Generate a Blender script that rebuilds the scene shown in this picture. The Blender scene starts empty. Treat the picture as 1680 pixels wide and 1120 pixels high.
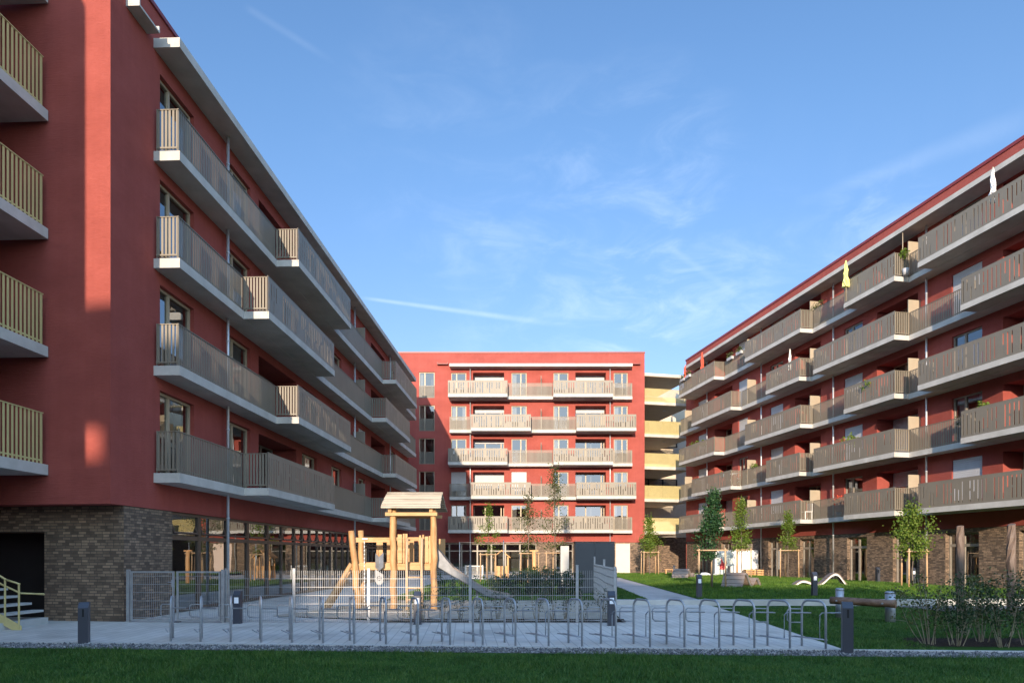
import bpy, math, random
import numpy as np
from mathutils import Vector, Matrix
random.seed(7)
rng = np.random.default_rng(11)
SC = bpy.context.scene
COL = SC.collection
R = math.radians

# ------------------------------------------------------------------ camera, sky, sun, exposure
H = 1.6
cam_d = bpy.data.cameras.new('camera')
cam_d.lens = 24; cam_d.sensor_width = 36; cam_d.shift_y = 0.2095
cam_d.clip_start = 0.1; cam_d.clip_end = 6000
cam = bpy.data.objects.new('camera', cam_d); COL.objects.link(cam)
cam.location = (0, 0, H); cam.rotation_euler = (R(90), 0, 0)
SC.camera = cam
SUN_EL, SUN_AZ = 10.0, 7.5            # sun low behind the camera, a little to its left
FPX = 1120.0                          # focal length in photograph pixels
SC.view_settings.view_transform = 'Standard'
SC.view_settings.look = 'None'
SC.view_settings.exposure = 1.70
SC.view_settings.gamma = 1

def dirpx(px, py):
    return Vector(((px-840)/FPX, 1, (912-py)/FPX)).normalized()

W = bpy.data.worlds.new('World'); SC.world = W; W.use_nodes = True
nt = W.node_tree; N = nt.nodes; L = nt.links; N.clear()
def nn(t, tree=None, **kw):
    n = (tree or N).new(t)
    for k, v in kw.items(): setattr(n, k, v)
    return n
def math_n(op, a, b=None, c=None, clamp=False):
    n = nn('ShaderNodeMath', operation=op); n.use_clamp = clamp
    for i, v in enumerate((a, b, c)):
        if v is None: continue
        if isinstance(v, (int, float)): n.inputs[i].default_value = v
        else: L.new(v, n.inputs[i])
    return n.outputs[0]
sky = nn('ShaderNodeTexSky', sky_type='NISHITA')
sky.sun_disc = False; sky.sun_elevation = R(SUN_EL); sky.sun_rotation = R(180+SUN_AZ)
sky.altitude = 200; sky.air_density = 1.0; sky.dust_density = 0.6; sky.ozone_density = 1.6
tc = nn('ShaderNodeTexCoord')
def vdot(v):
    n = nn('ShaderNodeVectorMath', operation='DOT_PRODUCT'); n.inputs[1].default_value = v
    L.new(tc.outputs['Generated'], n.inputs[0]); return n.outputs['Value']
def smooth(x, a, b):
    n = nn('ShaderNodeMapRange', interpolation_type='SMOOTHSTEP'); L.new(x, n.inputs[0])
    n.inputs[1].default_value = a; n.inputs[2].default_value = b
    n.inputs[3].default_value = 0; n.inputs[4].default_value = 1; return n.outputs[0]
def wnoise(scale, stretch, rot=(0, 0, 0), detail=6, dist=0.6):
    m = nn('ShaderNodeMapping'); m.inputs['Scale'].default_value = stretch; m.inputs['Rotation'].default_value = rot
    L.new(tc.outputs['Generated'], m.inputs[0])
    n = nn('ShaderNodeTexNoise'); n.inputs['Scale'].default_value = scale; n.inputs['Detail'].default_value = detail
    n.inputs['Roughness'].default_value = .62; n.inputs['Distortion'].default_value = dist
    L.new(m.outputs[0], n.inputs['Vector']); return n.outputs[0]
def trail(p, q, w0, w1, a):
    d1, d2 = dirpx(*p), dirpx(*q); nrm = d1.cross(d2).normalized(); along = (d2-d1).normalized()
    t = math_n('SUBTRACT', vdot(along), d1.dot(along)); ln = (d2-d1).dot(along)
    t = math_n('DIVIDE', t, ln)
    wid = math_n('MULTIPLY_ADD', t, w1-w0, w0)
    x = math_n('DIVIDE', math_n('ABSOLUTE', vdot(nrm)), math_n('MAXIMUM', wid, 1e-4))
    m = smooth(x, 1.0, 0.0)
    m = math_n('MULTIPLY', m, math_n('MULTIPLY', smooth(t, -.02, .1), smooth(t, 1.0, .55)))
    return math_n('MULTIPLY', m, a)
def puff(p, rad, a, nz):
    d = dirpx(*p); x = smooth(vdot(d), math.cos(rad), 1.0)
    return math_n('MULTIPLY', math_n('MULTIPLY', x, nz), a)
nz1 = smooth(wnoise(5.0, (2.6, 1.0, 1.0), (0, R(35), 0)), .47, .78)
nz2 = smooth(wnoise(9.0, (1.0, 1.0, 2.6), (0, R(-28), 0), 8), .40, .80)
wob = wnoise(22, (1, 1, 1), detail=4)
parts = [trail((590, 488), (960, 538), .0035, .007, .34),
         trail((1700, 190), (1280, 345), .020, .008, .11),
         trail((1090, 400), (1260, 520), .006, .010, .10),
         trail((400, 10), (560, 110), .006, .006, .07),
         puff((1440, 360), .075, .42, nz2), puff((810, 470), .14, .22, nz2),
         puff((1040, 300), .16, .26, nz2), puff((1160, 560), .22, .42, nz2), puff((1010, 540), .16, .25, nz2),
         puff((760, 250), .2, .10, nz2)]
acc = parts[0]
for p in parts[1:]: acc = math_n('ADD', acc, p)
acc = math_n('MULTIPLY', acc, math_n('MULTIPLY_ADD', wob, .5, .16))
sepz = nn('ShaderNodeSeparateXYZ'); L.new(tc.outputs['Generated'], sepz.inputs[0])
gen = math_n('MULTIPLY', math_n('MULTIPLY', nz1, smooth(sepz.outputs[2], .62, .15)), .028)
acc = math_n('ADD', acc, gen, clamp=True)
hs = nn('ShaderNodeHueSaturation'); hs.inputs['Saturation'].default_value = 1.17; hs.inputs['Hue'].default_value = .512; hs.inputs['Value'].default_value = 1.0
L.new(sky.outputs[0], hs.inputs['Color'])
hz = nn('ShaderNodeMix', data_type='RGBA'); hz.inputs[6].default_value = (.80, .735, .83, 1); hz.inputs[7].default_value = (.95, 1.0, 1.0, 1)
sz0 = nn('ShaderNodeSeparateXYZ'); L.new(tc.outputs['Generated'], sz0.inputs[0]); L.new(smooth(sz0.outputs[2], .12, .58), hz.inputs[0])
ml = nn('ShaderNodeVectorMath', operation='MULTIPLY'); L.new(hs.outputs[0], ml.inputs[0]); L.new(hz.outputs[2], ml.inputs[1])
mx = nn('ShaderNodeMix', data_type='RGBA'); L.new(acc, mx.inputs[0]); L.new(ml.outputs[0], mx.inputs[6])
mx.inputs[7].default_value = (5.0, 5.4, 5.9, 1)
sun_side_gain = nn('ShaderNodeMapRange', interpolation_type='SMOOTHSTEP')      # sky raised on the sun side and dimmed ahead, added as shade fill
L.new(vdot((-math.sin(R(SUN_AZ)), -math.cos(R(SUN_AZ)), .17)), sun_side_gain.inputs[0])
for i_, v_ in ((1, -.35), (2, .8), (3, .64), (4, 2.7)): sun_side_gain.inputs[i_].default_value = v_
mg = nn('ShaderNodeVectorMath', operation='SCALE'); L.new(mx.outputs[2], mg.inputs[0]); L.new(sun_side_gain.outputs[0], mg.inputs['Scale'])
bg = nn('ShaderNodeBackground'); bg.inputs[1].default_value = 0.15
mn = nn('ShaderNodeVectorMath', operation='MINIMUM'); mn.inputs[1].default_value = (4.6, 4.9, 5.4)   # sky values capped so window reflections near the sun stay soft
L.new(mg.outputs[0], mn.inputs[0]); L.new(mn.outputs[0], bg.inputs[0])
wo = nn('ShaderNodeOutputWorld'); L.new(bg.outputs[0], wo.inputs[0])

sun_d = bpy.data.lights.new('sun', 'SUN'); sun_d.energy = 2.3; sun_d.angle = R(.5); sun_d.color = (1, .80, .60)
sun = bpy.data.objects.new('sun', sun_d); COL.objects.link(sun)
ce = math.cos(R(SUN_EL))
to_sun = Vector((-math.sin(R(SUN_AZ))*ce, -math.cos(R(SUN_AZ))*ce, math.sin(R(SUN_EL))))
sun.rotation_euler = to_sun.to_track_quat('Z', 'Y').to_euler()
sun.location = to_sun*100

# ------------------------------------------------------------------ helpers
class MB:
    """collects shapes that become ONE mesh object"""
    def __init__(s): s.v = []; s.f = []; s.sm = []
    def quad(s, a, b, c, d, sm=False):
        i = len(s.v); s.v += [tuple(a), tuple(b), tuple(c), tuple(d)]; s.f.append((i, i+1, i+2, i+3)); s.sm.append(sm)
    def tri(s, a, b, c, sm=False):
        i = len(s.v); s.v += [tuple(a), tuple(b), tuple(c)]; s.f.append((i, i+1, i+2)); s.sm.append(sm)
    def box(s, x0, x1, y0, y1, z0, z1, M=None):
        if x1 < x0: x0, x1 = x1, x0
        if y1 < y0: y0, y1 = y1, y0
        i = len(s.v)
        vs = [(x0,y0,z0),(x1,y0,z0),(x1,y1,z0),(x0,y1,z0),(x0,y0,z1),(x1,y0,z1),(x1,y1,z1),(x0,y1,z1)]
        if M is not None: vs = [tuple(M @ Vector(q)) for q in vs]
        s.v += vs
        s.f += [(i,i+3,i+2,i+1),(i+4,i+5,i+6,i+7),(i,i+1,i+5,i+4),(i+1,i+2,i+6,i+5),(i+2,i+3,i+7,i+6),(i+3,i,i+4,i+7)]
        s.sm += [False]*6
    def tube(s, pts, rad, n=8, cap=True, sm=True):
        pts = [Vector(p) for p in pts]
        rs = rad if isinstance(rad, (list, tuple)) else [rad]*len(pts)
        rings = []; ref = None
        for k, p in enumerate(pts):
            if k == 0: t = pts[1]-p
            elif k == len(pts)-1: t = p-pts[k-1]
            else: t = (pts[k+1]-p).normalized()+(p-pts[k-1]).normalized()
            t.normalize()
            if ref is None:
                ref = Vector((0, 0, 1)) if abs(t.z) < .9 else Vector((1, 0, 0))
            a = t.cross(ref).normalized(); b = t.cross(a).normalized(); ref = b.cross(t) if False else -t.cross(a)*-1
            ref = b
            ref = ref if abs(ref.dot(t)) < .99 else Vector((1, 0, 0))
            i = len(s.v); rings.append(i)
            for j in range(n):
                an = 2*math.pi*j/n
                s.v.append(tuple(p + a*math.cos(an)*rs[k] + b*math.sin(an)*rs[k]))
            ref = b
        for k in range(len(rings)-1):
            i, j = rings[k], rings[k+1]
            # match ring rotation
            best = 0; bd = 1e9
            for o in range(n):
                d = (Vector(s.v[i])-Vector(s.v[j+o])).length
                if d < bd: bd = d; best = o
            d2 = (Vector(s.v[i+1])-Vector(s.v[j+(best+1) % n])).length
            d3 = (Vector(s.v[i+1])-Vector(s.v[j+(best-1) % n])).length
            sg = 1 if d2 <= d3 else -1
            for q in range(n):
                s.f.append((i+q, i+(q+1) % n, j+(best+sg*(q+1)) % n, j+(best+sg*q) % n)); s.sm.append(sm)
        if cap:
            s.f.append(tuple(range(rings[0]+n-1, rings[0]-1, -1))); s.sm.append(False)
            s.f.append(tuple(range(rings[-1], rings[-1]+n))); s.sm.append(False)
    def prism(s, prof, axis_fn, w0, w1):
        """closed outline prof (2D) extruded from w0 to w1; axis_fn(a,b,w)->xyz"""
        n = len(prof); i = len(s.v)
        for w in (w0, w1): s.v += [tuple(axis_fn(a, b, w)) for a, b in prof]
        s.f.append(tuple(range(i+n-1, i-1, -1))); s.f.append(tuple(range(i+n, i+2*n))); s.sm += [False]*2
        for k in range(n):
            s.f.append((i+k, i+(k+1) % n, i+n+(k+1) % n, i+n+k)); s.sm.append(False)
    def build(s, name, mat, parent=None, uv=False, loc=None):
        me = bpy.data.meshes.new(name)
        me.from_pydata(s.v, [], s.f); me.materials.append(mat)
        if any(s.sm): me.polygons.foreach_set('use_smooth', s.sm)
        if uv:
            ul = me.uv_layers.new(name='UVMap')
            for p in me.polygons:
                nr = p.normal
                if abs(nr.z) < .7:
                    t = Vector((-nr.y, nr.x, 0)).normalized()
                    if abs(t.x) > abs(t.y):
                        if t.x < 0: t = -t
                    elif t.y < 0: t = -t
                    for li in p.loop_indices:
                        c = me.vertices[me.loops[li].vertex_index].co
                        ul.data[li].uv = (c.dot(t), c.z)
                else:
                    for li in p.loop_indices:
                        c = me.vertices[me.loops[li].vertex_index].co
                        ul.data[li].uv = (c.x, c.y)
        me.update()
        o = bpy.data.objects.new(name, me); COL.objects.link(o)
        if parent is not None: o.parent = parent
        if loc is not None: o.location = loc
        return o

def thing(name, label, cat, loc=(0, 0, 0), rotz=0, group=None):
    o = bpy.data.objects.new(name, None); o.empty_display_size = .2; COL.objects.link(o)
    o.location = loc; o.rotation_euler = (0, 0, rotz)
    return tag(o, label, cat, group)
def tag(o, label=None, cat=None, group=None, kind=None):
    if label: o['label'] = label
    if cat: o['category'] = cat
    if group: o['group'] = group
    if kind: o['kind'] = kind
    return o
def dup(root, loc, rotz=None, label=None):
    r = root.copy(); COL.objects.link(r); r.location = loc
    if rotz is not None: r.rotation_euler = (0, 0, rotz)
    if label: r['label'] = label
    for ch in list(root.children):
        c = ch.copy(); COL.objects.link(c); c.parent = r
        for g in list(ch.children):
            d = g.copy(); COL.objects.link(d); d.parent = c
    return r
def at(px, py, Y):
    return Vector(((px-840)/FPX*Y, Y, H+(912-py)/FPX*Y))
def ground(px, py, z=0.0):
    Y = (H-z)*FPX/(py-912); return Vector(((px-840)/FPX*Y, Y, z))
ORD = ['first','second','third','fourth','fifth','sixth','seventh','eighth','ninth','tenth','eleventh','twelfth','thirteenth',
       'fourteenth','fifteenth','sixteenth','seventeenth','eighteenth','nineteenth','twentieth','twenty-first']

# ------------------------------------------------------------------ materials
def new_mat(name):
    m = bpy.data.materials.new(name); m.use_nodes = True
    t = m.node_tree; b = t.nodes['Principled BSDF']; return m, t, b
def node(t, ty, **ins):
    n = t.nodes.new(ty)
    for k, v in ins.items():
        try: n.inputs[k.replace('_', ' ')].default_value = v
        except Exception: setattr(n, k, v)
    return n
def ramp(t, fac, stops):
    r = t.nodes.new('ShaderNodeValToRGB'); e = r.color_ramp.elements
    while len(e) < len(stops): e.new(.5)
    for el, (p, c) in zip(e, stops): el.position = p; el.color = (*c, 1)
    t.links.new(fac, r.inputs[0]); return r.outputs[0]
def noise_tex(t, scale, detail=5, stretch=(1, 1, 1), coord='Object', rough=.6):
    tcn = t.nodes.new('ShaderNodeTexCoord'); mp = t.nodes.new('ShaderNodeMapping'); mp.inputs['Scale'].default_value = stretch
    t.links.new(tcn.outputs[coord], mp.inputs[0])
    n = t.nodes.new('ShaderNodeTexNoise'); n.inputs['Scale'].default_value = scale; n.inputs['Detail'].default_value = detail
    n.inputs['Roughness'].default_value = rough
    t.links.new(mp.outputs[0], n.inputs['Vector']); return n.outputs[0]
def bump(t, b, h, strength, dist):
    n = t.nodes.new('ShaderNodeBump'); n.inputs['Strength'].default_value = strength; n.inputs['Distance'].default_value = dist
    t.links.new(h, n.inputs['Height']); t.links.new(n.outputs[0], b.inputs['Normal'])
def noisy(name, c1, c2, scale=3, rough=.7, metal=0, bs=0, bd=.01, bscale=40, stretch=(1, 1, 1), coord='Object', spec=.5, detail=6, lo=.35, hi=.65):
    m, t, b = new_mat(name)
    f = noise_tex(t, scale, detail, stretch, coord)
    t.links.new(ramp(t, f, [(lo, c1), (hi, c2)]), b.inputs['Base Color'])
    b.inputs['Roughness'].default_value = rough; b.inputs['Metallic'].default_value = metal
    b.inputs['Specular IOR Level'].default_value = spec
    if bs: bump(t, b, noise_tex(t, bscale, 4, stretch, coord), bs, bd)
    return m
def sc(c, k): return tuple(x*k for x in c)
def vary(name, c, a=.12, **kw): return noisy(name, sc(c, 1-a), sc(c, 1+a), **kw)

def plaster():
    m, t, b = new_mat('red_plaster')
    f = noise_tex(t, .8, 8, (1, 1, 1.6)); g = noise_tex(t, 7, 5, (1, 1, 6))
    mxn = t.nodes.new('ShaderNodeMath'); mxn.operation = 'MULTIPLY_ADD'; t.links.new(g, mxn.inputs[0]); mxn.inputs[1].default_value = .4
    t.links.new(f, mxn.inputs[2])
    t.links.new(ramp(t, mxn.outputs[0], [(.45, (.305, .074, .060)), (.72, (.350, .087, .071)), (.95, (.390, .100, .082))]), b.inputs['Base Color'])
    st = noise_tex(t, 1.3, 6, (3.2, 3.2, .16)); big = noise_tex(t, .22, 4)
    sm = t.nodes.new('ShaderNodeMath'); sm.operation = 'MULTIPLY'; t.links.new(ramp(t, st, [(.40, (.945, .945, .945)), (.62, (1, 1, 1))]), sm.inputs[0]); t.links.new(ramp(t, big, [(.35, (.88, .88, .88)), (.65, (1.0, 1.0, 1.0))]), sm.inputs[1])
    vm = t.nodes.new('ShaderNodeVectorMath'); vm.operation = 'SCALE'; src = b.inputs['Base Color'].links[0].from_socket
    t.links.new(src, vm.inputs[0]); t.links.new(sm.outputs[0], vm.inputs['Scale']); t.links.new(vm.outputs[0], b.inputs['Base Color'])
    b.inputs['Roughness'].default_value = .95; b.inputs['Specular IOR Level'].default_value = .15
    bump(t, b, noise_tex(t, 9, 6, (.30, .30, 11)), .8, .02)
    return m
def brick_mat(name, c1, c2, cm, bw=.215, rh=.069, mortar=.009):
    m, t, b = new_mat(name)
    tcn = t.nodes.new('ShaderNodeTexCoord')
    bt = t.nodes.new('ShaderNodeTexBrick'); t.links.new(tcn.outputs['UV'], bt.inputs['Vector'])
    for k, v in (('Scale', 1.0), ('Mortar Size', mortar), ('Brick Width', bw), ('Row Height', rh), ('Bias', -.1), ('Mortar Smooth', .2)):
        bt.inputs[k].default_value = v
    bt.offset = .37; bt.squash = .8; bt.squash_frequency = 3
    bt.inputs['Color1'].default_value = (*c1, 1); bt.inputs['Color2'].default_value = (*c2, 1); bt.inputs['Mortar'].default_value = (*cm, 1)
    f = noise_tex(t, 3.2, 6, (1, 1, 3), 'UV')
    mm = t.nodes.new('ShaderNodeMix'); mm.data_type = 'RGBA'; mm.blend_type = 'OVERLAY'; mm.inputs[0].default_value = .55
    t.links.new(bt.outputs['Color'], mm.inputs[6]); t.links.new(ramp(t, f, [(.3, (.30, .29, .28)), (.7, (.72, .68, .62))]), mm.inputs[7])
    t.links.new(mm.outputs[2], b.inputs['Base Color'])
    b.inputs['Roughness'].default_value = .85; b.inputs['Specular IOR Level'].default_value = .3
    inv = t.nodes.new('ShaderNodeMath'); inv.operation = 'SUBTRACT'; inv.inputs[0].default_value = 1; t.links.new(bt.outputs['Fac'], inv.inputs[1])
    bump(t, b, inv.outputs[0], .7, .012)
    return m
def glass_mat(name, inner=(.012, .014, .016), base=.12, tint=(.93, .97, 1.0), wav=.004):
    m = bpy.data.materials.new(name); m.use_nodes = True; t = m.node_tree; t.nodes.clear()
    out = t.nodes.new('ShaderNodeOutputMaterial'); mix = t.nodes.new('ShaderNodeMixShader')
    d = t.nodes.new('ShaderNodeBsdfTransparent'); g = t.nodes.new('ShaderNodeBsdfGlossy')
    g.inputs['Roughness'].default_value = .004; g.inputs['Color'].default_value = (*tint, 1)
    d.inputs[0].default_value = (*inner, 1)
    fr = t.nodes.new('ShaderNodeFresnel'); fr.inputs[0].default_value = 1.55
    ma = t.nodes.new('ShaderNodeMath'); ma.operation = 'MULTIPLY_ADD'; ma.inputs[1].default_value = 1-base; ma.inputs[2].default_value = base; ma.use_clamp = True
    t.links.new(fr.outputs[0], ma.inputs[0]); t.links.new(ma.outputs[0], mix.inputs[0])
    bn = t.nodes.new('ShaderNodeBump'); bn.inputs['Strength'].default_value = .25; bn.inputs['Distance'].default_value = wav
    t.links.new(noise_tex(t, 1.1, 2), bn.inputs['Height']); t.links.new(bn.outputs[0], g.inputs['Normal'])
    t.links.new(d.outputs[0], mix.inputs[1]); t.links.new(g.outputs[0], mix.inputs[2]); t.links.new(mix.outputs[0], out.inputs[0])
    return m
def leaf_mat(name, cols, trans=.35):
    m, t, b = new_mat(name)
    g = t.nodes.new('ShaderNodeNewGeometry')
    c = ramp(t, g.outputs['Random Per Island'], [(i/(len(cols)-1), k) for i, k in enumerate(cols)])
    t.links.new(c, b.inputs['Base Color']); b.inputs['Roughness'].default_value = .55; b.inputs['Specular IOR Level'].default_value = .35
    if name.endswith('blade'):
        pn = noise_tex(t, 1.1, 5); vs_ = t.nodes.new('ShaderNodeVectorMath'); vs_.operation = 'MULTIPLY'
        t.links.new(c, vs_.inputs[0]); t.links.new(ramp(t, pn, [(.32, (.62, .70, .60)), (.50, (1, 1, 1)), (.70, (1.5, 1.22, 1.1))]), vs_.inputs[1]); c = vs_.outputs[0]
        t.links.new(c, b.inputs['Base Color'])
    tr = t.nodes.new('ShaderNodeBsdfTranslucent'); t.links.new(c, tr.inputs[0])
    ms = t.nodes.new('ShaderNodeMixShader'); ms.inputs[0].default_value = trans
    t.links.new(b.outputs[0], ms.inputs[1]); t.links.new(tr.outputs[0], ms.inputs[2])
    t.links.new(ms.outputs[0], t.nodes['Material Output'].inputs[0])
    return m
def paver_mat(name, c1, c2, cm, bw, rh, mortar):
    m, t, b = new_mat(name)
    tcn = t.nodes.new('ShaderNodeTexCoord'); mp = t.nodes.new('ShaderNodeMapping'); mp.inputs['Rotation'].default_value = (0, 0, R(86))
    t.links.new(tcn.outputs['Object'], mp.inputs[0])
    bt = t.nodes.new('ShaderNodeTexBrick'); t.links.new(mp.outputs[0], bt.inputs['Vector'])
    for k, v in (('Scale', 1.0), ('Mortar Size', mortar), ('Brick Width', bw), ('Row Height', rh), ('Mortar Smooth', .1)): bt.inputs[k].default_value = v
    bt.inputs['Color1'].default_value = (*c1, 1); bt.inputs['Color2'].default_value = (*c2, 1); bt.inputs['Mortar'].default_value = (*cm, 1)
    f = noise_tex(t, .6, 8)
    mm = t.nodes.new('ShaderNodeMix'); mm.data_type = 'RGBA'; mm.blend_type = 'MULTIPLY'; mm.inputs[0].default_value = 1
    t.links.new(bt.outputs['Color'], mm.inputs[6]); t.links.new(ramp(t, f, [(.30, (.66, .66, .66)), (.46, (.90, .90, .90)), (.7, (1, 1, 1))]), mm.inputs[7])
    t.links.new(mm.outputs[2], b.inputs['Base Color']); b.inputs['Roughness'].default_value = .8; b.inputs['Specular IOR Level'].default_value = .3
    bump(t, b, noise_tex(t, 60, 4), .25, .004)
    return m
def wood_mat(name, c1, c2, c3, stretch=(1, 1, .12), scale=14, rough=.65):
    m, t, b = new_mat(name); geo_ = t.nodes.new('ShaderNodeNewGeometry')
    f = noise_tex(t, scale, 6, stretch); g = noise_tex(t, 2.2, 4)
    a = t.nodes.new('ShaderNodeMath'); a.operation = 'MULTIPLY_ADD'; a.inputs[1].default_value = .5; t.links.new(g, a.inputs[0]); t.links.new(f, a.inputs[2])
    a2 = t.nodes.new('ShaderNodeMath'); a2.operation = 'MULTIPLY_ADD'; a2.inputs[1].default_value = .34; t.links.new(geo_.outputs['Random Per Island'], a2.inputs[0]); t.links.new(a.outputs[0], a2.inputs[2])
    t.links.new(ramp(t, a2.outputs[0], [(.62, c1), (.92, c2), (1.2, c3)] if False else [(.60, c1), (.85, c2), (1.0, c3)]), b.inputs['Base Color'])
    b.inputs['Roughness'].default_value = rough; bump(t, b, f, .35, .006)
    return m

M = {}
M['red'] = plaster()
M['coping'] = vary('red_metal_coping', (.20, .030, .032), .08, rough=.45, metal=0)
M['brick'] = brick_mat('dark_brown_brick', (.105, .078, .060), (.31, .225, .160), (.085, .072, .060))
M['brick_lit'] = M['brick']
M['conc'] = noisy('pale_concrete', (.41, .395, .36), (.53, .51, .47), 1.4, .8, bs=.15, bscale=30, detail=9)
M['conc_wall'] = noisy('kerb_concrete', (.40, .40, .38), (.50, .495, .47), 1.1, .85, bs=.2, bscale=40, detail=9)
M['rail'] = vary('taupe_metal_rail', (.196, .172, .134), .05, rough=.5, metal=0, scale=1.3)
M['screen'] = vary('beige_screen_panel', (.36, .31, .23), .05, rough=.5)
M['yellow'] = vary('pale_yellow_rail', (.52, .44, .20), .05, rough=.5)
M['frame'] = vary('beige_window_frame', (.40, .33, .23), .05, rough=.5)
M['dframe'] = vary('dark_brown_frame', (.085, .060, .045), .08, rough=.45)
M['gframe'] = vary('grey_brown_frame', (.27, .24, .20), .08, rough=.45)
M['glass'] = glass_mat('sky_glass', (.50, .52, .52), .16, (.80, .92, 1.0))
M['glass_d'] = glass_mat('dark_glass', (.40, .42, .42), .07)
M['glass_g'] = glass_mat('ground_glass', (.42, .44, .44), .22)
M['glass_r'] = glass_mat('curtained_glass', (.60, .62, .62), .14)
M['blind'] = vary('light_grey_blind', (.50, .52, .55), .04, rough=.6)
M['galv'] = noisy('galvanised_steel', (.33, .35, .38), (.41, .43, .46), 9, .5, metal=.4)
M['galvf'] = noisy('galvanised_fence', (.30, .31, .32), (.39, .40, .41), 9, .5, metal=.4)
M['steel'] = noisy('brushed_steel', (.17, .18, .195), (.24, .25, .27), 5, .55, metal=.35)
M['pipe'] = noisy('zinc_pipe', (.50, .52, .55), (.60, .62, .65), 3, .4, metal=.5)
M['anth'] = vary('anthracite_paint', (.040, .046, .062), .06, rough=.42)
M['cab'] = vary('anthracite_sheet', (.060, .068, .078), .05, rough=.5)
M['white'] = vary('white_paint', (.66, .66, .645), .03, rough=.45)
M['frost'] = vary('frosted_lens', (.82, .84, .88), .02, rough=.35)
M['wood'] = wood_mat('debarked_robinia', (.25, .118, .040), (.38, .200, .078), (.48, .285, .125))
M['woodx'] = wood_mat('sawn_larch', (.30, .150, .052), (.42, .225, .088), (.51, .305, .138), (.12, 1, 1))
M['roofwood'] = wood_mat('weathered_roof_board', (.24, .20, .145), (.36, .305, .23), (.44, .385, .30), (.1, 1, 1), 16)
M['stake'] = wood_mat('round_stake', (.30, .18, .085), (.42, .27, .14), (.50, .34, .20))
M['slat'] = wood_mat('grey_brown_slat', (.17, .125, .10), (.25, .19, .155), (.31, .245, .20), (1, .1, 1))
M['log'] = wood_mat('brown_log', (.085, .045, .026), (.15, .082, .050), (.21, .125, .080), (.3, 1, 1), 12)
M['post'] = wood_mat('weathered_post', (.050, .032, .024), (.10, .066, .048), (.155, .108, .082), (1, 1, .1), 12)
M['orange'] = wood_mat('orange_wood', (.42, .20, .07), (.54, .28, .11), (.62, .36, .16))
M['bark'] = wood_mat('young_bark', (.06, .048, .036), (.11, .09, .07), (.17, .14, .11))
M['twig'] = wood_mat('pale_twig', (.17, .14, .09), (.25, .21, .14), (.32, .27, .19))
M['grass'] = noisy('lawn_soil', (.020, .060, .010), (.045, .105, .018), 2.2, .95, spec=.1, bs=.4, bscale=60, detail=9)
M['blade'] = leaf_mat('sun_toned_grass_blade', [(.060, .140, .014), (.085, .190, .022), (.115, .225, .032), (.150, .245, .050)], .4)  # brighter grass copy for the sunlit lawns, sunlight put into the colour
M['blade_shade'] = leaf_mat('shade_toned_grass_blade', [(.022, .072, .010), (.040, .112, .015), (.060, .145, .022), (.120, .190, .055)], .25)  # darker copy of the grass for shaded lawns, shade put into the colour
M['leaf'] = leaf_mat('fresh_green_leaf', [(.075, .140, .014), (.115, .195, .024), (.160, .235, .034), (.20, .26, .050)], .4)
M['leaf_d'] = leaf_mat('dark_green_leaf', [(.010, .040, .016), (.018, .060, .020), (.028, .080, .026), (.040, .100, .030)], .2)
M['leaf_o'] = leaf_mat('olive_leaf', [(.040, .062, .020), (.070, .098, .030), (.10, .130, .038), (.135, .100, .036)], .3)
M['leaf_s'] = leaf_mat('shrub_leaf', [(.014, .036, .014), (.025, .056, .018), (.040, .078, .024), (.060, .085, .030)], .25)
M['leaf_y'] = leaf_mat('yellow_green_leaf', [(.14, .22, .03), (.20, .28, .05), (.26, .33, .07)], .35)
M['pave'] = paver_mat('grey_pavers', (.60, .555, .49), (.67, .625, .56), (.43, .40, .36), .60, .20, .009)
M['pathm'] = paver_mat('path_pavers', (.46, .44, .42), (.52, .50, .47), (.34, .325, .31), .40, .20, .005)
M['sand'] = noisy('play_sand', (.36, .31, .24), (.50, .44, .35), 3.0, .95, bs=.9, bd=.05, bscale=7, spec=.1, detail=9)
M['earth'] = noisy('dark_earth', (.028, .020, .016), (.065, .048, .038), 14, .95, bs=1, bd=.04, bscale=25, spec=.1)
M['gravel'] = noisy('grey_gravel', (.06, .06, .063), (.30, .295, .285), 55, .9, bs=1, bd=.03, bscale=55, detail=2, lo=.40, hi=.62)
M['stone'] = noisy('loose_pebble', (.16, .16, .165), (.52, .51, .50), 9, .85, lo=.3, hi=.7)
M['gardoor'] = vary('pink_beige_door', (.66, .52, .44), .03, rough=.6)
M['lwood'] = wood_mat('gallery_soffit', (.50, .39, .24), (.58, .46, .30), (.64, .52, .36), (.15, 1, 1), 8)
M['bwall'] = vary('pale_gallery_wall', (.60, .52, .40), .05, rough=.8)
M['curtain'] = vary('pale_curtain', (.62, .60, .56), .06, rough=.9)
M['room'] = vary('room_partition', (.36, .34, .31), .10, rough=.9, scale=.5)
M['floor'] = vary('wooden_room_floor', (.24, .17, .11), .1, rough=.6)
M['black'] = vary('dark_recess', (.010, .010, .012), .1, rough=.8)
M['redcloth'] = vary('orange_red_cloth', (.62, .085, .045), .1, rough=.8)
M['whitecloth'] = noisy('white_cloth', (.66, .65, .62), (.82, .81, .78), 8, .85)
M['patcloth'] = noisy('white_cloth_with_dark_print', (.04, .04, .045), (.80, .79, .77), 11, .85, lo=.42, hi=.46)
M['yelcloth'] = vary('lime_cloth', (.68, .66, .22), .08, rough=.8)
M['planter'] = vary('grey_planter', (.42, .42, .43), .05, rough=.6)
M['bluepot'] = vary('light_blue_pot', (.25, .42, .52), .06, rough=.5)
M['logo'] = vary('red_sticker', (.65, .035, .045), .05, rough=.5)
M['gsheet'] = vary('grey_green_sheet', (.52, .56, .52), .04, rough=.55)
M['bag'] = noisy('pale_bag', (.58, .52, .45), (.78, .75, .70), 3, .9, bs=.5, bd=.03, bscale=12)

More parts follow.
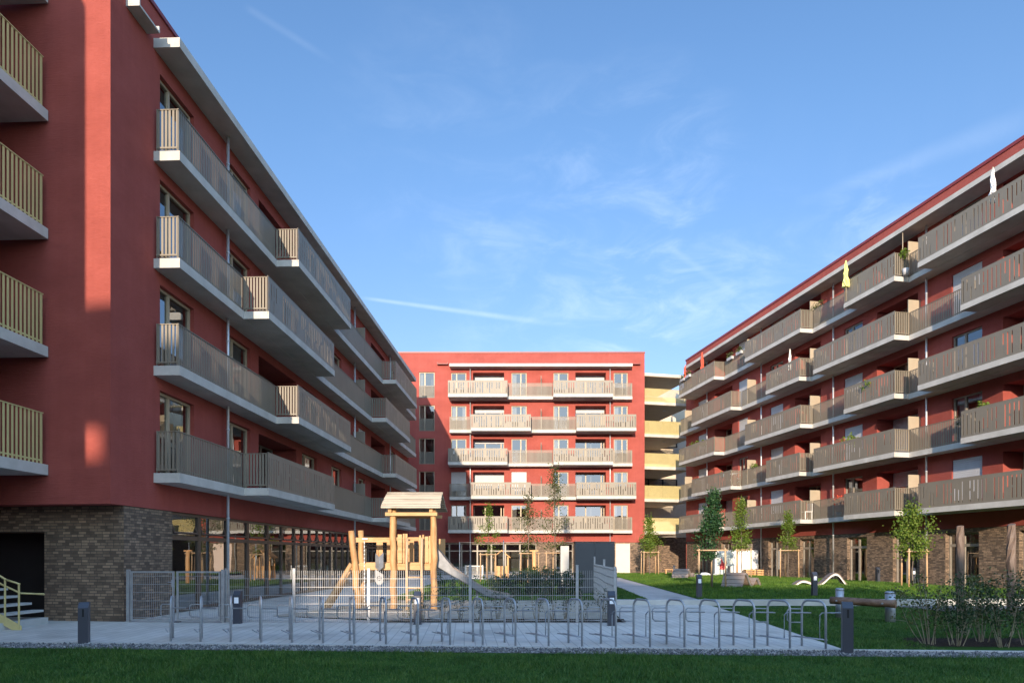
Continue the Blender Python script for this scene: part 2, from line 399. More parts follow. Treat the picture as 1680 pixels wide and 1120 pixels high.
# ------------------------------------------------------------------ ground
def sheet(name, pts, z, mat, kind='structure', label=None, cat=None):
    me = bpy.data.meshes.new(name); me.from_pydata([(x, y, z) for x, y in pts], [], [tuple(range(len(pts)))])
    me.materials.append(mat); me.update()
    if me.polygons[0].normal.z < 0: me.flip_normals()
    o = bpy.data.objects.new(name, me); COL.objects.link(o)
    return tag(o, label, cat, kind=kind)
sheet('ground', [(-900, -900), (900, -900), (900, 900), (-900, 900)], -.03, M['grass'])
GR0 = lambda x: 11.27-.071*x          # lawn edge in front of the gravel
GR1 = lambda x: 11.93-.071*x          # paving edge behind the gravel
sheet('front_lawn', [(-30, -6), (30, -6), (30, GR0(30)), (-30, GR0(-30))], .0, M['grass'])
sheet('gravel_strip', [(-30, GR0(-30)), (30, GR0(30)), (30, GR1(30)), (-30, GR1(-30))], .004, M['gravel'])
sheet('paving', [(-30, GR1(-30)), (5.67, GR1(5.67)), (6.36, 20.4), (6.45, 22.4), (30, 22.4), (30, 23.4), (3.2, 23.4), (2.7, 16.55), (-2.6, 16.55),
                 (-6.4, 18.2), (-4.6, 24.5), (-4.2, 46), (10.5, 46), (10.5, 59), (30, 59), (30, 70), (-30, 70)], .008, M['pave'])
sheet('side_lawn', [(5.67, GR1(5.67)), (30, GR1(30)), (30, 21.2), (6.38, 20.75)], .012, M['grass'])
sheet('sand_pit', [(-6.4, 18.2), (-2.6, 16.95), (2.7, 16.95), (3.1, 24.6), (-4.6, 24.6)], .016, M['sand'])
sheet('planting_bed', [(-3.4, 16.45), (2.75, 16.45), (2.8, 17.15), (-2.5, 17.15)], .03, M['earth'])
sheet('play_lawn', [(-4.6, 24.6), (3.1, 24.6), (3.6, 44), (-4.3, 46)], .02, M['grass'])
sheet('mulch_bed', [(6.9, 12.0), (30, 11.2), (30, 13.4), (7.6, 13.3)], .02, M['earth'])
ZU = .15
def grid_sheet(name, rows, mat, kind='structure'):
    v = []; f = []; n = len(rows[0])
    for r in rows: v += r
    for i in range(len(rows)-1):
        for j in range(n-1):
            a = i*n+j; f.append((a, a+1, a+n+1, a+n))
    me = bpy.data.meshes.new(name); me.from_pydata(v, [], f); me.materials.append(mat)
    me.polygons.foreach_set('use_smooth', [True]*len(f)); me.update()
    o = bpy.data.objects.new(name, me); COL.objects.link(o); return tag(o, kind=kind)
def xr_wall(y): return 15.1-.1786*(y-59.2)
def path_x(y): return 4.56+.042*(y-22)
def zl(x, y):
    t = max(0, min(1, (y-22.7)/4))*max(0, min(1, (58-y)/14)); u = max(0, min(1, (x-path_x(y)-1.7)/2.5))*max(0, min(1, (xr_wall(y)-x)/2.0))
    t = t*t*(3-2*t); u = u*u*(3-2*u)
    return ZU+.008+.16*t*u
rows = []
for k in range(36):
    y = 22.72+(58.2-22.72)*k/35; x0 = path_x(y)+1.68; x1 = xr_wall(y)-.05
    rows.append([(x0+(x1-x0)*j/24, y, zl(x0+(x1-x0)*j/24, y)) for j in range(25)])
grid_sheet('far_lawn', rows, M['grass'])
sheet('footpath', [(path_x(22.7), 22.7), (path_x(22.7)+1.75, 22.7), (path_x(46)+1.75, 46), (path_x(46), 46)], ZU, M['pathm'])
sheet('small_lawn', [(3.25, 22.7), (path_x(22.7), 22.7), (path_x(33), 33), (3.6, 35)], ZU+.004, M['grass'])
mb = MB(); mb.box(3.2, 9.0, 22.4, 22.72, -.02, ZU+.02); mb.box(9.008, 14.6, 22.4, 22.72, -.02, ZU+.03)
mb.box(14.608, 30, 22.4, 22.72, -.02, ZU+.05)
tag(mb.build('retaining_kerb', M['conc_wall']), 'low pale concrete kerb wall along the front of the far lawn', 'kerb wall')
mb = MB(); mb.box(-30, 30, -.04, .04, -.03, .03)
k = mb.build('edging_kerb', M['conc_wall']); k.location = (0, 11.93, 0); k.rotation_euler = (0, 0, math.atan(-.071))
tag(k, 'thin grey edging strip between the paving and the gravel', 'kerb')
sheet('gravel_patch', [(12.5, 19.6), (24, 18.6), (24, 21.8), (12.0, 21.8)], .024, M['gravel'])

# ------------------------------------------------------------------ facades
F = [3.78, 6.59, 9.40, 12.21, 15.02]
P1, P2 = .70, 1.50
TH = .25
class Facade:
    """local frame: x along the facade, y into the building, z up"""
    def __init__(s, root, O, ang):
        s.root = root; s.O = O; s.d = (math.cos(ang), math.sin(ang)); s.i = (-math.sin(ang), math.cos(ang))
    def u(s, px, p=0.0):
        k = (px-840)/FPX; ox = s.O[0]-p*s.i[0]; oy = s.O[1]-p*s.i[1]
        return (k*oy-ox)/(s.d[0]-k*s.d[1])

def wall_mesh(mb, u0, u1, z0, z1, ops):
    xs = sorted(set([u0, u1]+[v for o in ops for v in o[:2]])); zs = sorted(set([z0, z1]+[v for o in ops for v in o[2:4]]))
    xs = [x for x in xs if u0 <= x <= u1]; zs = [z for z in zs if z0 <= z <= z1]
    for a, b in zip(xs, xs[1:]):
        for c, d in zip(zs, zs[1:]):
            mx_, mz = (a+b)/2, (c+d)/2
            if any(o[0] < mx_ < o[1] and o[2] < mz < o[3] for o in ops): continue
            mb.quad((a, 0, c), (b, 0, c), (b, 0, d), (a, 0, d))
    for a, b, c, d, dep in ops:
        mb.quad((a, 0, c), (a, 0, d), (a, dep, d), (a, dep, c)); mb.quad((b, 0, c), (b, dep, c), (b, dep, d), (b, 0, d))
        mb.quad((a, 0, d), (b, 0, d), (b, dep, d), (a, dep, d)); mb.quad((a, 0, c), (a, dep, c), (b, dep, c), (b, 0, c))

def window(root, a, b, z0, z1, dep, splits, frame, glass, blind=0.0, transom=None, w=.07, name='window', bmat='blind', rails=False):
    y = dep-.10
    mb = MB(); h = .11
    mb.box(a, a+w, y, y+h, z0, z1); mb.box(b-w, b, y, y+h, z0, z1)
    mb.box(a+w, b-w, y, y+h, z0, z0+w); mb.box(a+w, b-w, y, y+h, z1-w, z1)
    W_ = b-a
    for s in splits:
        x = a+W_*s; mb.box(x-w*.7, x+w*.7, y+.003, y+h-.003, z0+w, z1-w)
    if transom:
        mb.box(a+w, b-w, y+.006, y+h-.006, transom-w*.8, transom+w*.8)
    fr = mb.build(name, M[frame], root)
    g = MB(); edges = [0]+list(splits)+[1]
    for s0, s1 in zip(edges, edges[1:]):
        t = random.uniform(-.004, .004)
        xa, xb = a+W_*s0, a+W_*s1
        g.quad((xa, y+.05+t, z0), (xb, y+.05-t, z0), (xb, y+.05-t, z1), (xa, y+.05+t, z1))
    g.build('glass', M[glass], fr)
    if blind < .5 and name == 'window' and random.random() < .55:
        cb_ = MB(); side = random.choice((0, 1, 2))
        for q in ((0,), (1,), (0, 1))[side]:
            wd = W_*random.uniform(.16, .34); xa = a+.06 if q == 0 else b-.06-wd; nf = max(3, int(wd/.06)); yc = y+.20
            for k in range(nf):
                x0_, x1_ = xa+wd*k/nf, xa+wd*(k+1)/nf; o0, o1 = (0, .05) if k % 2 else (.05, 0)
                cb_.quad((x0_, yc+o0, z0+.02), (x1_, yc+o1, z0+.02), (x1_, yc+o1, z1-.02), (x0_, yc+o0, z1-.02))
        cb_.build('curtain', M['curtain'], fr)
    if blind > 0:
        bm = MB(); zb = z1-(z1-z0)*blind; n = max(2, int((z1-zb)/.09)); yy = y-.045
        for k in range(n):
            za = zb+(z1-zb)*k/n; zc = zb+(z1-zb)*(k+1)/n-.006
            bm.box(a+.02, b-.02, yy, yy+.012, za, zc)
        bm.build('blind', M[bmat], fr)
    if rails:
        rb = MB(); zt = z0+1.0; x = a+.02
        while x < b-.03:
            rb.box(x, x+.045, -.02, -.008, z0+.03, zt); x += .095
        rb.box(a, b, -.025, .005, zt, zt+.03); rb.box(a, b, -.022, .0, z0, z0+.028)
        rb.build('window_railing', M['rail'], fr)
    return fr

def slat_rail(root, par, u0, u1, p, z, mat='rail', pitch=.098, w=.058, hgt=1.08, along=True, c=None, name='slat_railing'):
    """a row of vertical flat bars with top rail; along the facade (u0..u1 at depth p) or across it (p0..p1 at u=c)"""
    mb = MB(); a0, a1 = (u0, u1); x = a0+.03; zb = z+.05; zt = z+hgt
    def bx(s0, s1, d0, d1, za, zc):
        if along: mb.box(s0, s1, -d1, -d0, za, zc)
        else: mb.box(d0, d1, -s1, -s0, za, zc)
    q = p if along else c
    while x+w < a1:
        bx(x, x+w, q-.006, q+.006, zb-.12 if along else zb, zt); x += pitch
    bx(a0, a1, q-.022, q+.022, zt, zt+.022); bx(a0, a1, q-.028, q-.008, zb+.02, zb+.06)
    for e in (a0+.012, a1-.018): bx(e, e+.006+.012, q-.03, q-.0075, z, zt)
    return mb.build(name, M[mat], par)

def slot_panel(par, u0, u1, p, z, seed, hgt=1.12, pitch=.195, sw=.050):
    """sheet-metal balustrade with vertical slots of uneven length"""
    rr = random.Random(seed); mb = MB(); z0, z1 = z-.10, z+hgt; sb, st = z+.10, z+hgt-.14
    y0, y1 = -p-.006, -p+.006
    mb.box(u0, u1, y0, y1, z0, sb); mb.box(u0, u1, y0, y1, st, z1)
    n = int((u1-u0)/pitch); step = (u1-u0)/n; x = u0
    for k in range(n):
        c = u0+step*(k+.5); s = sw*rr.uniform(.75, 1.15)
        if rr.random() < .08: continue
        mb.box(x, c-s/2, y0, y1, sb, st); x = c+s/2
        r = rr.random()
        if r < .22: mb.box(c-s/2, c+s/2, y0+.002, y1-.002, sb, sb+(st-sb)*rr.uniform(.35, .5))
        elif r < .36: mb.box(c-s/2, c+s/2, y0+.002, y1-.002, st-(st-sb)*rr.uniform(.3, .5), st)
        elif r < .46: m = sb+(st-sb)*rr.uniform(.4, .6); mb.box(c-s/2, c+s/2, y0+.002, y1-.002, m-.05, m+.05)
    mb.box(x, u1, y0, y1, sb, st)
    mb.box(u0, u1, y0-.004, y1+.012, z1, z1+.014)
    return mb.build('panel_railing', M['rail'], par)

def balcony(fc, z, u0, u1, boxes, dividers, seed, div_mat='screen', ends=True):
    """one storey's continuous balcony slab with its railings; boxes = (a,b) stretches that project further"""
    root = fc.root; mb = MB()
    boxes = sorted(boxes)
    mb.box(u0, u1, -P1, 0.0, z-TH, z)
    for a, b in boxes: mb.box(a, b, -P2, -P1-.0005, z-TH+.012, z-.003)
    slab = mb.build('balcony', M['conc'], root)
    cur = u0
    for i, (a, b) in enumerate(boxes):
        if a-cur > .3: slat_rail(root, slab, cur, a, P1-.05, z)
        slot_panel(slab, a, b, P2-.035, z, seed*17+i)
        slat_rail(root, slab, P1-.04, P2-.06, 0, z, along=False, c=a+.02, name='end_railing')
        slat_rail(root, slab, P1-.04, P2-.06, 0, z, along=False, c=b-.02, name='end_railing')
        cur = b
    if u1-cur > .3: slat_rail(root, slab, cur, u1, P1-.05, z)
    e0, e1 = (P1-.06 if boxes[0][0]-u0 > .1 else P1-.06), P1-.06
    slat_rail(root, slab, .06, e0, 0, z, along=False, c=u0+.035, name='end_railing')
    slat_rail(root, slab, .06, e1, 0, z, along=False, c=u1-.035, name='end_railing')
    for d in dividers:
        m = MB(); m.box(d-.02, d+.02, -P1+.03, -.01, z+.04, z+1.75); m.build('divider_screen', M[div_mat], slab)
    return slab

def rooms(root, u0, u1, floors, y0, y1, step=4.6):
    mb = MB(); mb.box(u0, u1, y1, y1+.1, floors[0]-.3, floors[-1]+2.6)
    u = u0+1.2
    while u < u1:
        for f in floors: mb.box(u, u+.1, y0, y1-.002, f+.003, f+2.55)
        u += step
    mb.build('room_partition', M['room'], root)
    mb = MB()
    for f in floors: mb.box(u0, u1, y0, y1-.003, f-.12, f)
    mb.build('room_floor', M['floor'], root)

def downpipe(root, u, p, z0, z1):
    mb = MB(); mb.tube([(u, -p, z0), (u, -p, z1)], .045, 10)
    for f in F:
        if z0 < f-1 < z1: mb.tube([(u, -p, f-1.0), (u, -p, f-.95)], .058, 10)
    return mb.build('downpipe', M['pipe'], root)
def scupper(root, u, z, mat='conc'):
    mb = MB(); mb.box(u-.45, u+.45, -.34, 0, z, z+.05); mb.box(u-.45, u-.41, -.34, 0, z+.052, z+.16); mb.box(u+.41, u+.45, -.34, 0, z+.052, z+.16)
    return mb.build('roof_scupper', M[mat], root)

def block(mb, u0, u1, y1, z0, z1, x_front=True):
    """closed sides, back and roof of a building body behind its front plane"""
    mb.quad((u0, 0, z0), (u0, 0, z1), (u0, y1, z1), (u0, y1, z0)); mb.quad((u1, 0, z0), (u1, y1, z0), (u1, y1, z1), (u1, 0, z1))
    mb.quad((u0, y1, z0), (u0, y1, z1), (u1, y1, z1), (u1, y1, z0)); mb.quad((u0, 0, z1), (u1, 0, z1), (u1, y1, z1), (u0, y1, z1))

# ---- left building
angL = math.atan2(1, .0402)
OL = (-9.47, 16.1)
left = thing('apartment_building', 'dark red apartment block in shade, four balcony storeys over a glazed ground floor', 'apartment building', (OL[0], OL[1], 0), angL, 'red apartment blocks around the courtyard')
FL = Facade(left, OL, angL)
uY = lambda Y: (Y-16.1)/FL.d[1]
LEN_L = uY(53)
ZR = 2.84
cols = [(18.2, 20.0, .22), (22.1, 23.9, .22), (24.6, 28.4, 1.1), (29.1, 31.0, .22), (33.2, 34.9, .22), (38.2, 39.6, .22), (41.0, 44.7, 1.1), (46.2, 47.8, .22), (49.5, 51.0, .22)]
ops = []; gops = []
for f in F[:4]:
    for a, b, dep in cols: ops.append((uY(a), uY(b), f+.02, f+2.24, dep))
mb = MB(); wall_mesh(mb, 0, LEN_L, ZR, 16.0, ops)
# end wall facing the camera, skewed a little; drawn with its own corner
ew = 12.0
skew = math.atan(.133)
wv = Vector((-math.cos(skew), math.sin(skew)))          # world direction of the end wall, to the left
def to_local(fc, x, y):
    dx, dy = x-fc.O[0], y-fc.O[1]; return (dx*fc.d[0]+dy*fc.d[1], dx*fc.i[0]+dy*fc.i[1])
e1 = to_local(FL, OL[0]+wv.x*ew, OL[1]+wv.y*ew)
mb.quad((0, 0, ZR), (0, 0, 16.0), (e1[0], e1[1], 16.0), (e1[0], e1[1], ZR))
mb.quad((LEN_L, 0, 0), (LEN_L, ew, 0), (LEN_L, ew, 16.0), (LEN_L, 0, 16.0))
mb.quad((e1[0], e1[1], 0), (e1[0], e1[1], 16), (LEN_L, ew, 16), (LEN_L, ew, 0))
mb.quad((0, 0, 16.0), (LEN_L, 0, 16.0), (LEN_L, ew, 16.0), (e1[0], e1[1], 16.0))
br = .55
b0 = (br, .0); b1 = (e1[0]+br, e1[1])
mb.quad((0, .0, ZR), (e1[0], e1[1], ZR), (b1[0]+.1, b1[1], ZR), (br+.1, .0, ZR))
mb.build('plaster_wall', M['red'], left)
# brick corner (end wall with a door recess)
g0 = uY(18.85)
mb = MB()
mb.quad((br, .02, 0), (g0, .02, 0), (g0, .02, ZR-.003), (br, .02, ZR-.003))
def ep(t, off=0.0):                                     # point along the brick end wall, t metres left of the corner
    return (br+(e1[0]/ew)*t+off, .02+(e1[1]/ew)*t)
def ewq(t0, t1, z0, z1):
    a, b = ep(t0), ep(t1); mb.quad((a[0], a[1], z0), (a[0], a[1], z1), (b[0], b[1], z1), (b[0], b[1], z0))
ewq(0, 2.15, 0, ZR-.003); ewq(2.15, 4.6, 2.2, ZR-.003); ewq(4.6, ew, 0, ZR-.003)
for t in (2.15, 4.6):
    a, b = ep(t), ep(t, .8); mb.quad((a[0], a[1], 0), (b[0], b[1], 0), (b[0], b[1], 2.2), (a[0], a[1], 2.2))
a, b, c, d = ep(2.15), ep(4.6), ep(4.6, .8), ep(2.15, .8)
mb.quad((a[0], a[1], 2.2), (b[0], b[1], 2.2), (c[0], c[1], 2.2), (d[0], d[1], 2.2))
mb.build('brick_base', M['brick'], left, uv=True)
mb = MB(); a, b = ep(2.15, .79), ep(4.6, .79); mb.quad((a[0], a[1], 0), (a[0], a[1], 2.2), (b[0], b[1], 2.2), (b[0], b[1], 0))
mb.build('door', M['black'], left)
# ground floor glazing
us = [uY(y) for y in (18.85, 20.45, 22.3, 23.85, 25.6, 28.4, 30.3, 32.4, 34.3, 36.4, 38.5, 40.6, 42.7, 44.8, 46.9, 49)]
for i, (a, b) in enumerate(zip(us, us[1:])):
    fr = window(left, a, b-.004, .04, ZR-.01, .16, [.5] if (b-a) > 1.9 else [], 'dframe', 'glass_g', 0, 2.12, .075, 'shop_window')
    # the upper lights hang open inwards
    m = MB()
    n = 2 if (b-a) > 1.9 else 1
    for k in range(n):
        xa = a+(b-a)*k/n+.13; xb = a+(b-a)*(k+1)/n-.13
        Mx = Matrix.Translation((0, .06, 2.24)) @ Matrix.Rotation(R(-17), 4, 'X')
        for q in ((xa, xa+.05, 0, .52), (xb-.05, xb, 0, .52), (xa+.05, xb-.05, 0, .05), (xa+.05, xb-.05, .47, .52)):
            m.box(q[0], q[1], -.03, .01, q[2], q[3], Mx)
    m.build('tilted_sash', M['dframe'], fr)
mb = MB(); mb.quad((us[-1], .05, 0), (LEN_L, .05, 0), (LEN_L, .05, ZR-.003), (us[-1], .05, ZR-.003)); mb.build('brick_pier', M['brick'], left, uv=True)
mb = MB(); mb.box(us[0], us[-1], 3.6, 3.7, 0, ZR-.01); mb.build('ground_partition', M['room'], left)
for r, f in enumerate(F[:4]):
    bx = [(24.5, 31.3), (41.1, 48.1)] if r % 2 else [(21.8, 28.8), (38.5, 45.6)]
    balcony(FL, f, uY(17.9), uY(52.2), [(uY(a), uY(b)) for a, b in bx], [uY(37.0)], 100+r, 'rail')
    for a, b, dep in cols:
        a, b = uY(a), uY(b)
        bl = random.choice([0, 0, 0, 0, 0, 0, .3])
        if dep > 1: window(left, a, b, f+.02, f+2.24, dep, [.35, .7], 'gframe', 'glass_d', bl)
        else: window(left, a, b, f+.02, f+2.24, dep, [.36], 'frame', 'glass_g', bl)
mb = MB(); mb.box(uY(17.9), uY(52.2), -P1, 0, 14.92, 15.17); mb.build('canopy', M['conc'], left)
mb = MB(); mb.box(-.05, LEN_L+.04, -.05, .28, 15.98, 16.09); mb.build('roof_coping', M['coping'], left)
for y in (21.7, 36.6, 45.3): downpipe(left, uY(y), .22, .0, 14.92)
scupper(left, uY(17.15), 15.05)

rooms(left, .6, LEN_L-.3, F[:4], 1.3, 4.2)
# ---- centre building
center = thing('apartment_building', 'sunlit red apartment block closing the far end of the courtyard, seen straight on', 'apartment building', (0, 58, 0), 0, 'red apartment blocks around the courtyard')
FC = Facade(center, (0, 58), 0)
cu = lambda px, p=0: FC.u(px, p)
W0 = [(687.5, 713)]
wins = [(740, 765, .2, [.36]), (776, 827, 1.1, [.38, .9]), (839, 864, .2, [.62]), (908, 932.5, .2, [.36]), (944, 994, 1.1, [.38, .9]), (1007, 1030, .2, [.6])]
ops = []
XR = cu(1057.5)
for f in F:
    ops.append((cu(687.5), cu(713), f+.02, f+2.22, .2))
    for a, b, dep, s in wins: ops.append((cu(a), cu(b), f+.02, f+2.16, dep))
mb = MB(); wall_mesh(mb, -24, XR, 2.78, 18.85, ops); block(mb, -24, XR, 12, 0, 18.85)
mb.build('plaster_wall', M['red'], center)
gl = [(719, 737, 0), (737, 757, 0), (757, 783, 0), (783, 806, 0), (806, 829, 0), (829, 853, 0), (853, 880, 0), (912, 940, 0)]
gops = [(cu(719), cu(880), .03, 2.66, .3), (cu(912), cu(940), .03, 2.66, .3), (cu(1010), cu(1034), .03, 2.70, .12)]
mb = MB(); wall_mesh(mb, -24, XR-.02, 0, 2.777, gops)
for q in mb.v: pass
o = mb.build('brick_base', M['brick'], center, uv=True); o.location = (0, .04, 0)
for a, b, _ in gl: window(center, cu(a), cu(b)-.003, .03, 2.66, .3, [], 'gframe', 'glass_g', 0, 2.05, .06, 'shop_window')
mb = MB(); mb.box(cu(1010), cu(1034), .10, .15, .03, 2.70); mb.build('garage_door', M['gardoor'], center)
for r, f in enumerate(F):
    if r % 2 == 0: bx = [(735, 832.5), (908, 1006)]
    else: bx = [(772.5, 871), (946, 1044)]
    bxs = [(cu(a, P2), cu(b, P2)) for a, b in bx]
    lo = min(cu(737.5, P1), bxs[0][0]) if r % 2 == 0 else cu(737.5, P1); hi = cu(1037.5, P1) if r % 2 == 0 else max(cu(1037.5, P1), bxs[1][1])
    balcony(FC, f, lo, hi, bxs, [cu(887.5, .3)], 200+r, 'rail')
    window(center, cu(687.5), cu(713), f+.02, f+2.22, .2, [.37], 'frame', 'glass' if r > 1 else 'glass_g', 0, rails=True)
    for j, (a, b, dep, s) in enumerate(wins):
        bl = 0
        if r == 1 and j in (0, 2): bl = .75
        if r == 1 and j == 1: bl = .5
        if r == 4 and j in (1, 4): bl = .22
        if r == 3 and j in (1, 4): bl = .2
        if r == 2 and j == 1: bl = .12
        gm = 'glass' if r != 0 else 'glass_g'
        window(center, cu(a), cu(b), f+.02, f+2.16, dep, s, 'frame', gm, bl)
mb = MB(); mb.box(cu(737.5, P1), cu(1037.5, P1), -P1-.1, 0, 17.50, 17.74); mb.build('canopy', M['conc'], center)
mb = MB(); mb.box(-24.04, XR+.04, -.05, .3, 18.83, 18.95); mb.build('roof_coping', M['coping'], center)
for px in (771.5, 1001): downpipe(center, cu(px, .25), .25, 0, 17.5)
for px in (726.5, 1041): scupper(center, cu(px), 17.82, 'coping')

rooms(center, -22, XR-.3, F, 1.3, 4.2)
mb = MB(); mb.box(-22, XR-.4, 3.6, 3.7, .03, 2.7); mb.build('ground_partition', M['room'], center)
# ---- right building
angR = math.atan2(-1, .1786)
OR = (15.1, 59.2)
right = thing('apartment_building', 'long red apartment block on the right with five balcony storeys above a brick ground floor', 'apartment building', (OR[0], OR[1], 0), angR, 'red apartment blocks around the courtyard')
FR = Facade(right, OR, angR)
ry = lambda Y, p=0: (Y-OR[1]+p*FR.i[1])/FR.d[1]
LEN_R = ry(13)
rc = [(56.9, 55.3, .2), (54.0, 51.2, 1.1), (50.3, 49.0, .2), (46.1, 44.6, .2), (43.3, 40.7, 1.1), (38.6, 37.1, .2), (36.0, 33.2, 1.1), (31.2, 29.6, .2), (28.6, 25.8, 1.1), (24.0, 22.5, .2), (21.0, 18.5, 1.1)]
ops = []
for f in F:
    for a, b, dep in rc: ops.append((ry(a), ry(b), f+.02, f+2.2, dep))
mb = MB(); wall_mesh(mb, 0, LEN_R, 2.86, 18.5, ops); block(mb, 0, LEN_R, 13, 0, 18.5)
mb.build('plaster_wall', M['red'], right)
gr = [(57.2, 55.8), (53.0, 51.5), (50.0, 48.4), (46.4, 44.9), (42.8, 41.4), (38.4, 36.8), (34.9, 33.3), (31.6, 29.8), (27.9, 26.2), (24, 22)]
gops = [(ry(a), ry(b), .06, 2.66, .32) for a, b in gr]
mb = MB(); wall_mesh(mb, 0.02, LEN_R-.02, 0, 2.857, gops)
o = mb.build('brick_base', M['brick'], right, uv=True); o.location = (0, .03, 0)
for a, b in gr: window(right, ry(a), ry(b), .06, 2.66, .34, [.45], 'gframe', 'glass_g', 0, 2.1, .075, 'shop_window')
bA = [(57.1, 50.9), (46.5, 40.2), (36.35, 32.7), (31.25, 24.9), (20.5, 16.9)]
bB = [(54.7, 48.4), (43.9, 40.3), (38.97, 32.7), (28.9, 22.6), (20.2, 14.5)]
blinds = {(1, 0): .95, (1, 3): .9, (1, 5): .95, (1, 7): 0, (2, 2): .8, (2, 3): .9, (2, 5): .95, (2, 7): 0, (3, 2): .9, (3, 0): .8, (3, 5): 0, (3, 7): .95,
          (0, 3): .7, (0, 7): .85, (0, 1): .9, (0, 5): 0, (1, 6): .9, (3, 4): 0, (2, 4): .6, (4, 2): .5, (1, 1): 0, (0, 0): .4, (2, 0): .7, (4, 3): 0, (0, 6): .35, (3, 9): .9}
for r, f in enumerate(F):
    bx = bA if r % 2 == 0 else bB
    s0 = ry(58.9) if r % 2 else ry(57.6)
    bxs = [(ry(a, P2), ry(b, P2)) for a, b in bx]
    balcony(FR, f, min(s0, bxs[0][0]), ry(14.0), bxs, [ry(47.9), ry(40.75), ry(33.05), ry(25.4)]+([ry(58.0)] if r % 2 else []), 300+r)
    for j, (a, b, dep) in enumerate(rc):
        bl = blinds.get((r, j), 0)
        window(right, ry(a), ry(b), f+.02, f+2.2, dep, [.4] if dep < 1 else [.3, .66], 'gframe' if dep < 1 else 'frame', 'glass_r' if (r+j) % 3 else 'glass_g', bl)
mb = MB(); mb.box(ry(57.6), ry(14), -.98, 0, 17.24, 17.46); mb.build('canopy', M['conc'], right)
mb = MB(); mb.box(-.05, LEN_R+.05, -.05, .3, 18.48, 18.62); mb.build('roof_coping', M['coping'], right)
for y in (54.8, 46.8, 39.2, 32.4, 24.7): downpipe(right, ry(y), .25, .0, 17.3)

rooms(right, .5, LEN_R-.5, F, 1.3, 4.2)
mb = MB(); mb.box(.5, LEN_R-.4, 3.6, 3.7, .03, 2.7); mb.build('ground_partition', M['room'], right)
# ---- access galleries between centre and right blocks
GA = math.atan2(.9, 4.0)
gal = thing('access_gallery', 'pale yellow railed access galleries between the far block and the right block', 'gallery', (11.28, 59.1, 0), GA, 'yellow railed galleries')
for r, f in enumerate(F):
    mb = MB(); mb.box(0, 4.6, 0, 7.0, f-TH, f); sl = mb.build('gallery_slab', M['conc'], gal)
    mb = MB(); mb.box(.02, 4.58, .06, 6.9, f-TH-.02, f-TH-.002); mb.build('soffit', M['lwood'], sl)
    slat_rail(gal, sl, .03, 4.5, -.05, f, 'yellow', .098, .066, 1.12, name='slat_railing')
    
    for lx in (1.0, 3.0):
        mb = MB(); mb.tube([(lx, 2.0, f-TH-.06), (lx, 2.0, f-TH-.021)], .13, 14); mb.build('ceiling_lamp', M['white'], sl)
    w_ = window(gal, 2.2, 6.5, f+.02, f+2.5, 6.6, [.3, .65], 'black', 'glass_d', 0) if r in (1, 3) else None
    if r in (1,):
        pass
mb = MB(); mb.box(-.02, 4.6, -.06, 7, 17.22, 17.46); mb.build('canopy', M['conc'], gal)
mb = MB(); mb.box(.02, 4.58, .0, 6.9, 17.19, 17.218); mb.build('canopy_soffit', M['lwood'], gal)
mb = MB(); mb.box(-1.5, 12, 7.02, 7.3, 0, 17.2); mb.build('back_wall', M['bwall'], gal)
mb = MB(); mb.box(-1.2, 11, 4.9, 5.2, 0, 3.4)
for x in (1.0, 2.4, 3.6): mb.box(x, x+.35, 4.55, 4.898, 0, 3.4)
mb.build('brick_wall', M['brick'], gal, uv=True)

# ---- access galleries at the left edge of the picture, with an unseen block added to shade the end wall
lg = thing('access_gallery', 'access galleries with pale yellow slat railings at the left edge above the outdoor stair', 'gallery', (-11.06, 16.31, 0), angL, 'yellow railed galleries')
G0, G1 = -8.0, -.03
for f in F:
    mb = MB(); mb.box(G0, G1, 0, 2.7, f-TH, f); sl = mb.build('gallery_slab', M['conc'], lg)
    slat_rail(lg, sl, G0, G1-.1, -.06, f, 'yellow', .125, .058, 1.2)
mb = MB(); mb.box(G1-.1, G1+.05, .08, .12, F[0]+.05, F[0]+.09); 
mb = MB(); mb.tube([(-1.2, 1.0, F[0]-TH-.09), (-1.2, 1.0, F[0]-TH-.002)], .22, 18); mb.build('ceiling_lamp', M['white'], lg)
mb = MB(); mb.box(-30, 3, 2.7, 14, 0, 18.5); mb.build('plaster_wall', M['red'], lg)
mb = MB(); mb.box(-13, -7.3, .22, 2.69, 0, 16.9); mb.build('unseen_shade_block', M['red'], lg)  # unseen block, added so its edge and top shape the end wall's shadow

# ---- unseen block behind the camera: roof steps shaped to throw the long shadow over the front of the courtyard
rear = thing('apartment_building', 'unseen red apartment block behind the viewer, roof steps shaped to shade the courtyard', 'apartment building', (0, -40, 0), 0, 'red apartment blocks around the courtyard')
mb = MB()
mb.box(-48, -14.202, -14, 0, 0, 13.2)
for a, b, c, d in ((-48, -17.70, 13.202, 17.55), (-17.12, -14.202, 13.202, 17.55), (-17.698, -17.122, 13.202, 13.90), (-17.698, -17.122, 14.66, 17.55)): mb.box(a, b, -.3, 0, c, d)  # thin upper wall, hole added to let a sun patch onto the left wall
for a, b, h in ((-14.2, -9.53, 10.25), (-9.53, -7.0, 13.0), (-7.0, -4.4, 14.6), (-4.4, .2, 13.3), (.2, 5.0, 12.3), (5.0, 60, 10.85)): mb.box(a+.002, b-.002, -14, 0, 0, h)
mb.build('plaster_wall', M['red'], rear)
mb = MB()
for fl in (0.9, 3.8, 6.6):
    for k in range(18): mb.box(-46+k*5.6, -44.2+k*5.6, .005, .06, fl, fl+1.6)
mb.build('window_band', M['glass_d'], rear)

